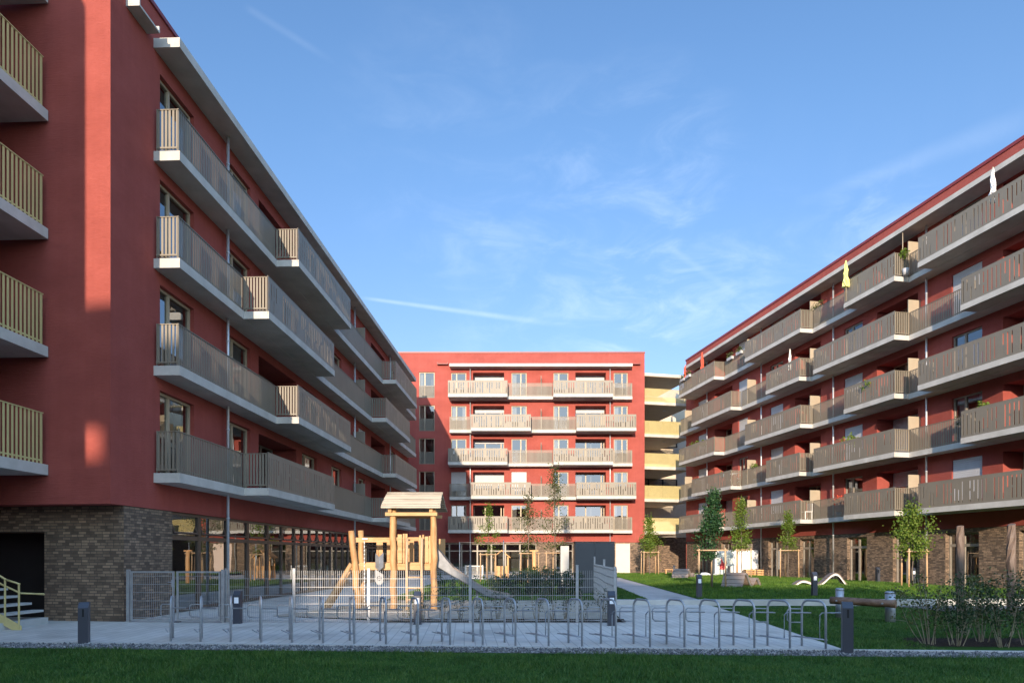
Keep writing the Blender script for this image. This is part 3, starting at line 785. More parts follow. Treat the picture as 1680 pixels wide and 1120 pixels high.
# ------------------------------------------------------------------ outdoor stair at the left edge
st = thing('outdoor_stair', 'small concrete stair with pale yellow handrail at the left edge below the galleries', 'stair', (-10.75, 14.95, 0), 0)
mb = MB()
for k in range(1, 8): mb.box(-.28*(k+1)-.05, -.28*k-.05, -.15, 1.2, .17*(k+1)-.05, .17*(k+1))
mb.box(-3, -.22, -.36, 1.2, 0, .16)
mb.build('steps', M['conc_wall'], st)
mb = MB()
sl_ = .17/.28
for k in range(9):
    x = .12-.30*k; zb = max(0, (-x)*sl_)
    mb.box(x-.018, x+.018, -.24, -.225, zb+.05, zb+1.02)
mb.prism([(.16, .0), (.16, .10), (-2.4, .10+2.4*sl_), (-2.4, 2.4*sl_-.12), (-.02, 0)], lambda p, q, t: (p, t, q), -.224, -.20)
for k in range(8):
    x0, x1 = .14-.30*k, .14-.30*(k+1)
    mb.tube([(x0, -.2325, 1.0+max(0, -x0)*sl_), (x1, -.2325, 1.0+max(0, -x1)*sl_)], .02, 6)
rl = mb.build('railing', M['yellow'], st)
mb = MB(); mb.tube([(.62, -.17, .78), (.12, -.17, .80), (-.3, -.17, .99), (-2.3, -.17, .99+2.0*sl_)], .022, 8); mb.build('handrail', M['yellow'], rl)

# ------------------------------------------------------------------ bollard lamps
def bollard(px, pyb, z=0.0, h=.80, w=.165, lens=True, rot=0, label=''):
    g = ground(px, pyb, z)
    b = thing('bollard_lamp', label, 'bollard', g, rot, 'anthracite bollard lamps')
    mb = MB(); a = w/2
    prof = [(-a, 0), (a, 0), (a, h), (-a*.1, h), (-a, h-.10)]
    mb.prism(prof, lambda p, q, t: (t, p, q), -a, a)
    mb.box(-a-.012, a+.012, -a-.012, a+.012, 0, .012)
    mb.build('post', M['anth'], b)
    m = MB()
    if lens: m.box(-a*.62, a*.62, -a-.004, -a+.001, h-.29, h-.15); m.build('lamp_window', M['frost'], b)
    else: m.box(-a*.2, a*.2, -a-.003, -a+.002, h-.26, h-.12); m.build('lamp_slot', M['black'], b)
    return b
for px, py, z, h, lens, rot, lab in [
    (138, 1055.5, 0, .76, False, R(20), 'dark bollard with slanted top on the paving before the brick corner, leftmost of all'),
    (390, 1022.5, 0, .78, True, 0, 'dark bollard with white lamp window in front of the glazed ground floor on the left'),
    (685, 1024, 0, .78, True, 0, 'bollard with sunlit upper half standing before the play tower ladder'),
    (1003, 1026, 0, .80, True, 0, 'dark bollard with white lamp window at the right corner of the mesh fence'),
    (1390, 1071, 0, .85, False, R(-18), 'large dark bollard at the lawn corner beside the last bike stand'),
    (1147, 981, ZU, .82, True, 0, 'dark bollard with white lamp window on the kerb left of the staked dark tree'),
    (1336, 976, ZU+.08, .82, True, 0, 'dark bollard standing in front of the white wave bench'),
    (1440, 957, ZU+.1, .82, False, 0, 'thin dark bollard close to the brick wall right of the wave bench'),
    (1652, 962, ZU+.1, .85, True, 0, 'dark bollard by the brick wall next to the second tall wooden post'),
    (1361, 945, ZU, .78, False, 0, 'far grey bollard beside the downpipe behind the white wave bench'),
    (1498, 960, ZU+.1, .82, True, 0, 'bollard with bright lamp window half hidden behind the shrubs'),
    (1106, 943, ZU, .75, False, 0, 'small far bollard beside the pile of pale sacks'),
    (1196, 947, ZU, .80, False, 0, 'small grey bollard in front of the white container')]:
    bollard(px, py, z, h, .165, lens, rot, lab)

# ------------------------------------------------------------------ bike stands
RG = 'galvanised bike stands in a row on the paving'
bs0 = thing('bike_stand', 'x', 'bike stand', (0, 0, 0), 0, RG)
dv = Vector((-.20, .49, 0)); rv = Vector((1, -.1, 0)).normalized()
hh = .82; rr_ = .15; pts = [(0, 0, 0), (0, 0, hh-rr_)]
dl = dv.length; dn = dv.normalized()
for k in range(1, 7):
    a = math.pi/2*k/6; q = dn*(rr_-rr_*math.cos(a)); pts.append((q.x, q.y, hh-rr_+rr_*math.sin(a)))
for k in range(0, 7):
    a = math.pi/2*(1-k/6); q = dn*(dl-rr_+rr_*math.cos(a)); pts.append((q.x, q.y, hh-rr_+rr_*math.sin(a)))
pts.append((dv.x, dv.y, 0))
mb = MB(); mb.tube(pts, .0195, 10)
mb.build('hoop', M['galv'], bs0)
mb = MB()
a = dn*.13
mb.tube([(a.x, a.y, .17), (a.x, a.y, .57), (a.x*.8+.02, a.y*.8, .62), tuple(rv*.06+Vector((0, 0, .63))), tuple(rv*.30+Vector((0, 0, .63))), tuple(rv*.30-dn*.06+Vector((0, 0, .63))), tuple(rv*.05-dn*.06+Vector((0, 0, .63)))], .0115, 6)
mb.build('wheel_guide', M['galv'], bs0); mb = MB()
e = dv
mb.tube([tuple(e+Vector((0, 0, .66))), tuple(e-rv*.22+Vector((0, 0, .66))), tuple(e-rv*.25+Vector((0, 0, .62))), tuple(e-rv*.25+Vector((0, 0, .46))), tuple(e-rv*.21+Vector((0, 0, .42))), tuple(e+Vector((0, 0, .42)))], .012, 6)
mb.build('side_loop', M['galv'], bs0)
mb = MB(); p0 = -dn*.03; p1 = dv+dn*.10-rv*.06
mb.tube([tuple(p0+Vector((0, 0, .17))), tuple(p1+Vector((0, 0, .17)))], .011, 6); mb.tube([tuple(p0-rv*.05+Vector((0, 0, .17))), tuple(p1-rv*.10+Vector((0, 0, .17)))], .009, 6)
mb.build('lower_bar', M['galv'], bs0)
for k in range(21):
    x = -6.40+11.75*k/20; y = 12.80-1.16*k/20
    lab = ('galvanised bike stand, leftmost of the row, nearest the brick corner' if k == 0 else
           'galvanised bike stand, rightmost of the row, beside the large bollard' if k == 20 else
           f'galvanised bike stand, {ORD[k]} from the left in the row on the paving')
    if k == 0: bs0.location = (x, y, .008); bs0['label'] = lab
    else: dup(bs0, (x, y, .008), None, lab)

# ------------------------------------------------------------------ mesh fence round the play area
fence = thing('mesh_fence', 'galvanised double rod mesh fence in front of the play tower and sand', 'fence', (0, 16.35, 0), 0)
def fpanel(mb, p, q, z0, z1, pitch=.05, r=.0027, hz=.2):
    p = Vector(p); q = Vector(q); d = (q-p); ln = d.length; ang = math.atan2(d.y, d.x)
    Mx = Matrix.Translation((p.x, p.y, 0)) @ Matrix.Rotation(ang, 4, 'Z')
    n = int(ln/pitch)
    for k in range(n+1):
        x = ln*k/n; mb.box(x-r, x+r, -r, r, z0, z1, Mx)
    z = z0+.03
    while z < z1:
        mb.box(0, ln, -r*1.3-.008, -r-.001, z, z+.009, Mx); mb.box(0, ln, r+.001, r*1.3+.008, z, z+.009, Mx); z += hz
def fpost(mb, x, y, h, w=.03): mb.box(x-w, x+w, y-w*.8, y+w*.8, 0, h); mb.box(x-w-.004, x+w+.004, y-w*.8-.004, y+w*.8+.004, h+.0005, h+.012)
posts = [(-6.9, .15, 1.30), (-5.22, 0, 1.30), (-3.43, 0, 1.30), (-1.0, 0, 1.38), (1.56, 0, 1.38), (2.47, 0, 1.34)]
back = [(2.72, 3.8, 1.50), (3.10, 9.3, 1.58)]
allp = posts+back
for x, y, h in allp:
    mb = MB(); fpost(mb, x, y, h); mb.build('post', M['galvf'], fence)
for a, b in zip(allp, allp[1:]):
    mb = MB(); fpanel(mb, (a[0]+.035, a[1]-.03 if a[1] < 1 else a[1], 0), (b[0]-.035, b[1]-.03 if b[1] < 1 else b[1], 0), .03, 1.26 if b[1] < 1 else 1.32)
    mb.build('mesh_panel', M['galvf'], fence)
gate = thing('fence_gate', 'two leaved galvanised mesh gate standing against the brick corner', 'gate', (-9.3, 16.55, 0), math.atan2(-.06, 1), None)
gw = 2.36
for x in (0, gw):
    mb = MB(); mb.box(x-.035, x+.035, -.035, .035, 0, 1.28); mb.build('post', M['galvf'], gate)
for k in range(2):
    x0 = .06+k*(gw-.06)/2; x1 = x0+(gw-.06)/2-.06
    lf = MB()
    lf.box(x0, x0+.045, -.02, .02, .05, 1.24); lf.box(x1-.045, x1, -.02, .02, .05, 1.24); lf.box(x0+.045, x1-.045, -.02, .02, .05, .09); lf.box(x0+.045, x1-.045, -.02, .02, 1.20, 1.24)
    fpanel(lf, (x0+.05, 0, 0), (x1-.05, 0, 0), .09, 1.2)
    lfo = lf.build('gate_leaf', M['galvf'], gate)
    if k == 0:
        m = MB(); m.box(x1-.05, x1+.02, -.045, -.021, .86, 1.04); m.tube([(x1-.02, -.05, .98), (x1-.13, -.06, .98)], .01, 6); m.build('lock_case', M['galv'], lfo)
        m = MB(); m.box(x1-.06, x1+.14, -.06, .06, .008, .03); m.build('ground_stop', M['anth'], lfo)

# ------------------------------------------------------------------ play tower
pt = thing('play_tower', 'golden timber play tower with board roof, ladder and steel slide on the sand', 'play tower', (-3.4, 20.6, 0), 0)
ox, oy = -3.4, 20.6
def L3(px, py, Y): v = at(px, py, Y); return Vector((v.x-ox, v.y-oy, v.z))
def wob_post(x, y, z0, z1, r, lean=(0, 0), seed=0):
    rr = random.Random(seed); n = 10; pts = []; rs = []
    for k in range(n+1):
        t = k/n; pts.append((x+lean[0]*t+rr.uniform(-.022, .022), y+lean[1]*t+rr.uniform(-.012, .012), z0+(z1-z0)*t)); rs.append(r*(1.08-.16*t)*rr.uniform(.93, 1.09))
    mb = MB(); mb.tube(pts, rs, 14); return mb.build('post', M['wood'], pt)
wob_post(L3(588, 1000, 20.4).x, -.2, 0, 2.36, .10, (-.20, 0), 1)
wob_post(L3(596, 1000, 21.9).x, 1.2, 0, 2.42, .10, (-.05, 0), 2)
wob_post(L3(646, 1000, 20.4).x, -.2, 0, 3.06, .094, (-.02, 0), 3)
wob_post(L3(713, 1000, 20.4).x, -.2, 0, 3.06, .098, (-.05, 0), 4)
wob_post(-.33, 1.0, 0, 3.06, .085, (0, 0), 5)
wob_post(.92, 1.0, 0, 3.06, .085, (0, 0), 6)
# roof: two board slopes over a ridge
rx0, rx1 = -.42, 1.27
mb = MB()
for side in (0, 1):
    for k in range(9):
        t0, t1 = k/9-.012, (k+1)/9
        y0 = (-.55+.95*t0) if side == 0 else (1.35-.95*t0); y1 = (-.55+.95*t1) if side == 0 else (1.35-.95*t1)
        z0 = 3.02+.53*t0; z1 = 3.02+.53*t1
        jx = random.uniform(-.025, .025); ex = (1-t0)*.03
        yo = .012 if side == 0 else -.012
        vs = [(rx0-ex+jx, y0, z0), (rx1+ex+jx, y0, z0), (rx1+ex+jx, y1+yo, z1-.025), (rx0-ex+jx, y1+yo, z1-.025)]
        i = len(mb.v); mb.v += vs+[(x, y, z+.045) for x, y, z in vs]
        mb.f += [(i, i+3, i+2, i+1), (i+4, i+5, i+6, i+7), (i, i+1, i+5, i+4), (i+1, i+2, i+6, i+5), (i+2, i+3, i+7, i+6), (i+3, i, i+4, i+7)]; mb.sm += [False]*6
rf = mb.build('roof', M['roofwood'], pt)
mb = MB()
for x in (-.22, 1.0): mb.box(x-.05, x+.05, -.40, 1.15, 2.90, 3.0)
for y in (-.33, 1.05): mb.box(-.36, 1.18, y-.04, y+.04, 2.80, 2.899)
mb.build('rafter', M['woodx'], rf)
mb = MB(); xa, xb = L3(583, 930, 20.4).x, L3(706, 930, 20.4).x
mb.box(xa, xb, -.16, -.09, 1.19, 1.38)
mb.box(xa, xb, 1.02, 1.08, 1.19, 1.38)
for k in range(12):
    y = -.085+k*.092; mb.box(xa+.05, xb+.05, y, y+.084, 1.381, 1.415)
mb.build('platform', M['woodx'], pt)
mb = MB(); mb.box(xa, L3(646, 0, 20.4).x, -.15, -.08, 2.02, 2.16); mb.box(L3(646, 0, 20.4).x+.05, xb, -.13, -.07, 2.06, 2.17); mb.build('beam', M['woodx'], pt)
mb = MB(); random.seed(5)
for p0_, p1_ in ((651.5, 658.5), (660, 663), (664, 667.5), (687, 690), (692, 695), (696.5, 702), (703, 706.5)):
    a, b = L3(p0_, 0, 20.3).x, L3(p1_, 0, 20.3).x
    mb.box(a, b, -.20, -.165, 1.40+random.uniform(-.04, .02), 2.18+random.uniform(0, .10))
mb.build('railing_board', M['woodx'], pt)
mb = MB()
for k in range(7): mb.box(-.9+k*.33, -.9+k*.33+.20, 1.06, 1.09, 1.42, 2.15)
mb.build('rear_railing', M['woodx'], pt)
mb = MB()
for px in (667.5, 692):
    v = L3(px, 0, 20.2); mb.tube([(v.x+.01, -.42, 0), (v.x, -.40, .8), (v.x-.02, -.36, 1.5), (v.x, -.34, 2.14)], [.045, .045, .042, .038], 10)
lx0, lx1 = L3(667.5, 0, 20.2).x, L3(692, 0, 20.2).x
for z in (.32, .66, .98): mb.tube([(lx0, -.41, z), (lx1, -.41, z)], .024, 8)
mb.build('ladder', M['stake'], pt)
mb = MB()
for yy, s in ((-.25, 0), (.25, .02)):
    t = L3(578, 0, 20.4).x-.02; b = L3(531, 0, 20.4).x
    mb.tube([(b+s, yy, .02), ((b+t)/2, yy+.01, .68), (t, yy, 1.38)], [.075, .07, .065], 10)
for k in range(5):
    q = (k+.7)/5.5; x = L3(531, 0, 20.4).x*(1-q)+L3(578, 0, 20.4).x*q; mb.tube([(x, -.25, .05+1.3*q), (x, .25, .05+1.3*q)], .03, 8)
mb.build('climbing_ramp', M['wood'], pt)
mb = MB(); xc = L3(622.8, 0, 20.3).x; y0 = -.34
a_ = .12
mb.v = [(xc-a_, y0, 1.70), (xc, y0-.06, 1.58), (xc+a_, y0, 1.72), (xc+a_, y0, 1.28), (xc, y0-.06, 1.17), (xc-a_, y0, 1.26)]
mb.v += [(x, y+.015, z) for x, y, z in mb.v]
mb.f = [(0, 5, 4, 1), (1, 4, 3, 2), (6, 7, 10, 11), (7, 8, 9, 10), (0, 1, 7, 6), (1, 2, 8, 7), (2, 3, 9, 8), (3, 4, 10, 9), (4, 5, 11, 10), (5, 0, 6, 11)]; mb.sm = [False]*10
i = len(mb.v)
prof = [(xc-a_, 1.22), (xc, 1.14), (xc+a_, 1.06), (xc+a_, .84), (xc+.05, .76), (xc-.05, .76), (xc-a_, .86)]
mb.prism(prof, lambda p, q, t: (p, t, q), y0-.02, y0-.005)
sp = mb.build('steel_plate', M['steel'], pt)
mb = MB()
pts = [(xc+.06*math.cos(t), y0-.028, .95+.06*math.sin(t)) for t in [2*math.pi*k/16 for k in range(17)]]
mb.tube(pts, .008, 6); mb.tube([(xc-.09, y0-.028, .95), (xc+.09, y0-.028, .95)], .008, 6); mb.build('ring_emblem', M['anth'], sp)
mb = MB(); mb.tube([(xc, y0-.012, .76), (xc, y0-.012, .14)], .012, 6); mb.build('plate_rod', M['galv'], sp)
mb = MB(); xh = L3(596.5, 0, 20.3).x
mb.box(xh-.06, xh+.10, -.22, -.17, 2.10, 2.14)
for k in range(34): 
    z = 2.09-k*.058; mb.box(xh-.012, xh+.012, -.20, -.19, z-.05, z) if k % 2 else mb.box(xh-.005, xh+.005, -.207, -.183, z-.05, z)
mb.build('hoist_chain', M['galv'], pt)
# slide: a trough swept along its curve
prof = [L3(x, y, 20.9) for x, y in ((714, 929), (722, 931), (732, 937), (744, 944), (757, 951), (770, 959), (783, 968), (795, 974.5), (806, 978.5), (818, 980.5), (832, 981.5), (842, 983.5))]
hs_ = [.58, .52, .40, .26, .22, .21, .20, .20, .19, .18, .16, .10]
mb = MB(); yA, yB = -.02, .50; secs = []
for v, h in zip(prof, hs_):
    z = max(v.z, .22)
    secs.append([(v.x, yA, z+h), (v.x, yA+.02, z+.03), (v.x, yA+.06, z), (v.x, yB-.06, z), (v.x, yB-.02, z+.03), (v.x, yB, z+h)])
i = len(mb.v)
for s_ in secs: mb.v += s_
n = len(secs)
for s_ in secs: mb.v += [(x, y+(-.012 if k < 2 else .012 if k > 3 else 0), z-(.012 if 0 < k < 5 else 0)) for k, (x, y, z) in enumerate(s_)]
for k in range(n-1):
    for j in range(5):
        a = k*6+j; mb.f.append((a, a+1, a+7, a+6)); mb.sm.append(j in (1, 3)); b = n*6+a; mb.f.append((b, b+6, b+7, b+1)); mb.sm.append(False)
sld = mb.build('slide', M['steel'], pt)
mb = MB(); mb.tube([s_[0] for s_ in secs], .014, 8); mb.tube([s_[5] for s_ in secs], .014, 8); mb.build('slide_rim', M['slat'], sld)
mb = MB()
for q in (6, 10):
    v = secs[q]; mb.tube([(v[2][0], .24, 0), (v[2][0], .24, v[2][2]-.013)], .035, 8)
mb.build('slide_support', M['galv'], sld)

# ------------------------------------------------------------------ trees and shrubs
def leaf_cloud(mb_v, mb_f, centres, n, spread, size, rs):
    c = np.array([q[0] for q in centres]); w = np.array([q[1] for q in centres]); w = w/w.sum()
    idx = rs.choice(len(c), n, p=w)
    P = c[idx]+rs.normal(0, 1, (n, 3))*spread
    d = rs.normal(0, 1, (n, 3)); d[:, 2] -= .3; d /= np.linalg.norm(d, axis=1)[:, None]
    q = rs.normal(0, 1, (n, 3)); s = np.cross(d, q); s /= np.linalg.norm(s, axis=1)[:, None]
    L_ = size*rs.uniform(.7, 1.3, n)[:, None]; Wd = L_*.38
    nrm = np.cross(d, s)
    a = P; b = P+d*L_*.5+s*Wd+nrm*L_*.08; e = P+d*L_; g = P+d*L_*.5-s*Wd+nrm*L_*.08
    V = np.stack([a, b, e, g], 1).reshape(-1, 3); i0 = len(mb_v)
    mb_v += V.tolist(); mb_f += [(i0+4*k, i0+4*k+1, i0+4*k+2, i0+4*k+3) for k in range(n)]
def tree(label, pos, z_lo, z_hi, rad, n, mat, size=.085, trunk_r=.04, seed=0, shape=1.0, stake=1.7, stakes=3, name='young_tree', nc=46, bark='bark', srad=.5):
    rs = np.random.default_rng(seed); rr = random.Random(seed)
    t = thing(name, label, 'tree', pos, 0, 'staked young trees in the courtyard')
    mb = MB(); n_ = 9; pts = []
    jx, jy = rr.uniform(-.1, .1), rr.uniform(-.1, .1)
    for k in range(n_+1):
        q = k/n_; pts.append((jx*q+rr.uniform(-.02, .02)*(k > 0), jy*q+rr.uniform(-.02, .02)*(k > 0), -.05+(z_hi-.15)*q))
    mb.tube(pts, [trunk_r*(1-.8*k/n_) for k in range(n_+1)], 8)
    cen = []
    hgt = z_hi-z_lo
    for k in range(nc):
        q = rr.random()**.9; z = z_lo+hgt*q
        prof = (math.sin(math.pi*min(1, (q*.90+.12)))**.8)*(1-.70*q*shape)
        a = rr.uniform(0, 6.283); r = rad*prof*rr.uniform(.25, 1.0)*(1.12+.38*math.sin(a*2+seed+q*5))
        base = z_lo+.04*hgt+(z-z_lo)*.70-.1
        tr = max(0, min(1, base/(z_hi-.15))); bp = Vector((jx*tr, jy*tr, base)); ep_ = Vector((jx*tr+r*math.cos(a), jy*tr+r*math.sin(a), z))
        mid = bp.lerp(ep_, .5)+Vector((rr.uniform(-.05, .05), rr.uniform(-.05, .05), -.06))
        if k % 2 == 0: mb.tube([bp, mid, ep_], [.013, .009, .004], 5, cap=False)
        cen.append(((ep_.x, ep_.y, ep_.z), rr.uniform(.3, 1.3)))
        cen.append(((mid.x*.6+ep_.x*.4, mid.y*.6+ep_.y*.4, mid.z*.6+ep_.z*.4), rr.uniform(.2, .7)))
    mb.build('trunk', M[bark], t)
    v = []; f = []; leaf_cloud(v, f, cen, int(n*.95), rad*.15, size*1.05, rs)
    c = MB(); c.v = v; c.f = f; c.sm = [False]*len(f); c.build('crown', M[mat], t)
    if stake:
        k_ = thing('tree_stakes', 'stakes around the '+label, 'tree stakes', pos, rr.uniform(-.3, .3), 'wooden tree stakes')
        ps = [(srad*math.cos(a), srad*math.sin(a)) for a in [R(-150)+2*math.pi*j/stakes for j in range(stakes)]]
        for x, y in ps:
            m = MB(); m.tube([(x, y, -.1), (x*.97, y*.97, stake+rr.uniform(0, .06))], .036, 10); m.build('stake', M['stake'], k_)
        for (x, y), (x2, y2) in zip(ps, ps[1:]+ps[:1]):
            m = MB(); m.tube([(x*1.08-x2*.08, y*1.08-y2*.08, stake-.06), (x2*1.08-x*.08, y2*1.08-y*.08, stake-.06)], .030, 8); m.build('crossbar', M['stake'], k_)
    return t
def gp(px, Y, z): return (((px-840)/FPX)*Y, Y, z)
tree('slim pale green tree beside the pink garage door', gp(1066, 50, ZU), 1.55, 4.3, .95, 2000, 'leaf', .11, .035, 1, srad=.75, stakes=4, stake=1.8)
tree('dark green dense tree on the lawn left of the white container', gp(1168, 28.6, ZU+.14), 1.3, 4.0, .80, 4200, 'leaf_d', .085, .035, 2, srad=.62, stake=1.62)
tree('bright green tall tree in front of the white container', gp(1217, 42, ZU+.1), 1.75, 4.9, .88, 2600, 'leaf', .095, .035, 3, srad=.55, stake=1.8)
tree('slender light green tree by the brick wall of the right block', gp(1293, 40, ZU+.1), 1.75, 3.9, .72, 1900, 'leaf', .085, .03, 4, srad=.6, stake=1.75)
tree('broad green tree before the right block, beside tall wooden posts', gp(1497, 28.5, ZU+.16), 1.35, 3.5, .92, 3200, 'leaf', .085, .035, 5, srad=.55, stake=1.55)
tree('small thin tree just right of the play tower roof', gp(800, 42, .02), 1.75, 4.7, .75, 1100, 'leaf', .085, .03, 6, srad=.55, stake=1.75, nc=34)
tree('medium thin tree behind the slide, its trunk dark', gp(868, 39, .02), 1.75, 5.2, .95, 1300, 'leaf_o', .085, .04, 7, srad=.6, stake=1.8, nc=40)
tree('tallest sparse tree reaching the second balconies of the far block', gp(911, 43, .02), 2.0, 7.2, 1.25, 2000, 'leaf_o', .09, .045, 8, srad=.75, stake=1.85, nc=56)

def shrub(label, pos, h, rad, nst, n, mat='leaf_s', size=.05, seed=0, bare=.35, name='shrub', group='shrubs', arch=1.0):
    rs = np.random.default_rng(seed); rr = random.Random(seed)
    t = thing(name, label, 'shrub', pos, 0, group); mb = MB(); cen = []
    for k in range(nst):
        a = rr.uniform(0, 6.283); r = rad*rr.uniform(.25, 1); hh_ = h*rr.uniform(.65, 1)
        p0 = Vector((r*math.cos(a)*.22+rr.uniform(-.04, .04), r*math.sin(a)*.22, -.02)); p2 = Vector((r*math.cos(a), r*math.sin(a), hh_))
        p1 = Vector((p2.x*rr.uniform(.35, 1.0)+rr.uniform(-.05, .05), p2.y*rr.uniform(.35, 1.0), hh_*rr.uniform(.35, .55))); pts = []
        for q in (0, .25, .5, .75, 1): pts.append(p0*(1-q)**2+p1*2*q*(1-q)+p2*q*q)
        mb.tube(pts, [.009, .008, .006, .005, .003], 5, cap=False)
        for q in np.linspace(bare, 1, 6):
            p = p0*(1-q)**2+p1*2*q*(1-q)+p2*q*q; cen.append(((p.x, p.y, p.z), .4+q))
            if rr.random() < .7:
                e_ = p+Vector((rr.uniform(-1, 1), rr.uniform(-1, 1), rr.uniform(0, .8)))*h*.16; mb.tube([p, e_], [.004, .002], 4, cap=False); cen.append(((e_.x, e_.y, e_.z), .7))
    mb.build('stems', M['twig'], t); v = []; f = []; leaf_cloud(v, f, cen, n, h*.045, size, rs)
    c = MB(); c.v = v; c.f = f; c.sm = [False]*len(f); c.build('foliage', M[mat], t)
    return t
GS = 'leafy shrubs in the mulch bed on the right'
for k, (px, py, h, rad, n, lab) in enumerate([
    (1527, 1056, 1.25, .55, 1000, 'arching shrub at the left end of the mulch bed, next to the lawn'),
    (1568, 1058, 1.05, .45, 1000, 'upright shrub second from the left in the mulch bed'),
    (1612, 1052, 1.20, .50, 1150, 'bushy shrub in the middle of the mulch bed before the first wooden post'),
    (1645, 1060, 1.15, .50, 1100, 'shrub in the mulch bed under the second wooden post'),
    (1690, 1058, 1.30, .60, 1300, 'tall shrub cut by the right picture edge in the mulch bed'),
    (1585, 1040, 1.2, .5, 900, 'thin shrub at the back of the mulch bed')]):
    g = ground(px, py, .02); shrub(lab, g, h, rad, 9, int(n*.85), 'leaf_o' if k % 2 == 0 else 'leaf_s', .045, 40+k, .42, group=GS)
GB = 'sparse young plants along the mesh fence'
xs = [-2.6, -2.15, -1.75, -1.2, -.75, -.3, .15, .55, .95, 1.35, 1.8, 2.25]
for k, x in enumerate(xs):
    shrub(f'sparse leggy plant behind the mesh fence, {ORD[k]} from the play tower side', (x+random.uniform(-.08, .08), 16.8+random.uniform(-.1, .12), .03), random.uniform(.6, .98), .26, 6, 150, 'leaf_s', .042, 70+k, .4, name='young_plant', group=GB)
GHh = 'dark bushes behind the sand pit'
hx = [(-.6, 27.5, .8), (.15, 27.0, .95), (.8, 27.8, 1.0), (1.4, 26.8, 1.05), (2.0, 27.4, 1.0), (2.55, 26.9, .95), (1.1, 29.2, 1.15), (-1.9, 26.4, .85), (-2.7, 27.5, .8)]
hl = ['bush at the left end of the dark hedge behind the slide foot', 'bush second in the dark hedge behind the sand', 'bush left of the middle in the dark hedge behind the sand', 'bush in the middle of the dark hedge behind the sand',
      'bush right of the middle in the dark hedge behind the sand', 'bush at the right end of the hedge, before the anthracite cabinet', 'taller bush at the back of the dark hedge', 'loose bush on the sunny lawn under the slide', 'loose bush on the sunny lawn beside the tower post']
for k, (x, y, h) in enumerate(hx): shrub(hl[k], (x, y, .02), h, .55, 12, 1500 if k < 7 else 420, 'leaf_s', .07, 90+k, .08, name='bush', group=GHh)

# ------------------------------------------------------------------ grass blades
def blades(name, inside, bbox, n, h, w, mat, label, zf=lambda x, y: 0.0, seed=1):
    rs = np.random.default_rng(seed); P = []
    x0, x1, y0, y1 = bbox
    X = rs.uniform(x0, x1, n); Y = rs.uniform(y0, y1, n)
    k = np.array([inside(a, b) for a, b in zip(X, Y)]); X, Y = X[k], Y[k]; m = len(X)
    Z = np.array([zf(a, b) for a, b in zip(X, Y)])
    cl = .65+.35*np.sin(X*1.7+np.sin(Y*1.3)*2)*np.sin(Y*2.1+X*.6)
    hh_ = h*rs.uniform(.5, 1.25, m)*cl; a = rs.uniform(0, 6.283, m); lean = rs.normal(0, .45, (m, 2))*hh_[:, None]
    dx, dy = np.cos(a)*w, np.sin(a)*w
    V = np.empty((m, 3, 3)); V[:, 0] = np.stack([X-dx, Y-dy, Z], 1); V[:, 1] = np.stack([X+dx, Y+dy, Z], 1); V[:, 2] = np.stack([X+lean[:, 0], Y+lean[:, 1], Z+hh_], 1)
    me = bpy.data.meshes.new(name); me.vertices.add(3*m); me.vertices.foreach_set('co', V.reshape(-1))
    me.loops.add(3*m); me.loops.foreach_set('vertex_index', np.arange(3*m, dtype=np.int32))
    me.polygons.add(m); me.polygons.foreach_set('loop_start', np.arange(0, 3*m, 3, dtype=np.int32))
    me.update(calc_edges=True); me.materials.append(M[mat])
    o = bpy.data.objects.new(name, me); COL.objects.link(o); return tag(o, label, 'grass', kind='stuff')
blades('grass', lambda x, y: y < GR0(x)+.05*math.sin(x*9)+.05*math.sin(x*23+1)+.04*math.sin(x*61) and abs(x) < y*.80+.5, (-11, 11, 7.6, 12.2), 150000, .075, .0045, 'blade_shade', 'short mown grass of the shaded front lawn', seed=1)
blades('grass', lambda x, y: y > GR1(x)+.05 and x > 5.72+(y-11.4)*.077 and y < 21.1 and x < y*.80 and not (x > 7.4 and y < 13.1) and not (x > 12.3 and y > 19.7), (5.5, 17, 11.2, 21.2), 110000, .075, .006, 'blade_shade', 'short mown grass of the lawn around the balance log', lambda x, y: .012, 2)
blades('grass', lambda x, y: path_x(y)+1.72 < x < xr_wall(y)-.1 and x < y*.80, (6, 21, 22.75, 58), 150000, .11, .013, 'blade', 'sunlit grass of the far lawn before the right block', zl, 3)
blades('grass', lambda x, y: x < path_x(y)-.03, (3.3, 5.2, 22.75, 34), 9000, .08, .011, 'blade_shade', 'grass of the small lawn left of the footpath', lambda x, y: ZU, 4)
blades('grass', lambda x, y: -4.5 < x < 3.4, (-4.6, 3.5, 24.7, 45), 60000, .11, .013, 'blade', 'sunny grass behind the sand pit', lambda x, y: .02, 5)
# pebbles of the gravel strip
v = []; f = []; rs = np.random.default_rng(9)
for k in range(9000):
    x = rs.uniform(-11, 11); y = rs.uniform(GR0(x)+.02, GR1(x)-.05); r = rs.uniform(.012, .030); i = len(v)
    j = rs.uniform(.7, 1.3, 6)
    v += [(x+r*j[0], y, .008), (x, y+r*j[1], .010), (x-r*j[2], y, .008), (x, y-r*j[3], .010), (x, y, .008+r*j[4])]
    f += [(i, i+1, i+4), (i+1, i+2, i+4), (i+2, i+3, i+4), (i+3, i, i+4)]
mb = MB(); mb.v = v; mb.f = f; mb.sm = [False]*len(f)
tag(mb.build('gravel', leaf_mat('pebble_mix', [(.045, .045, .048), (.10, .10, .104), (.18, .177, .172), (.34, .33, .32)], 0)), 'loose grey pebbles of the gravel strip', 'gravel', kind='stuff')

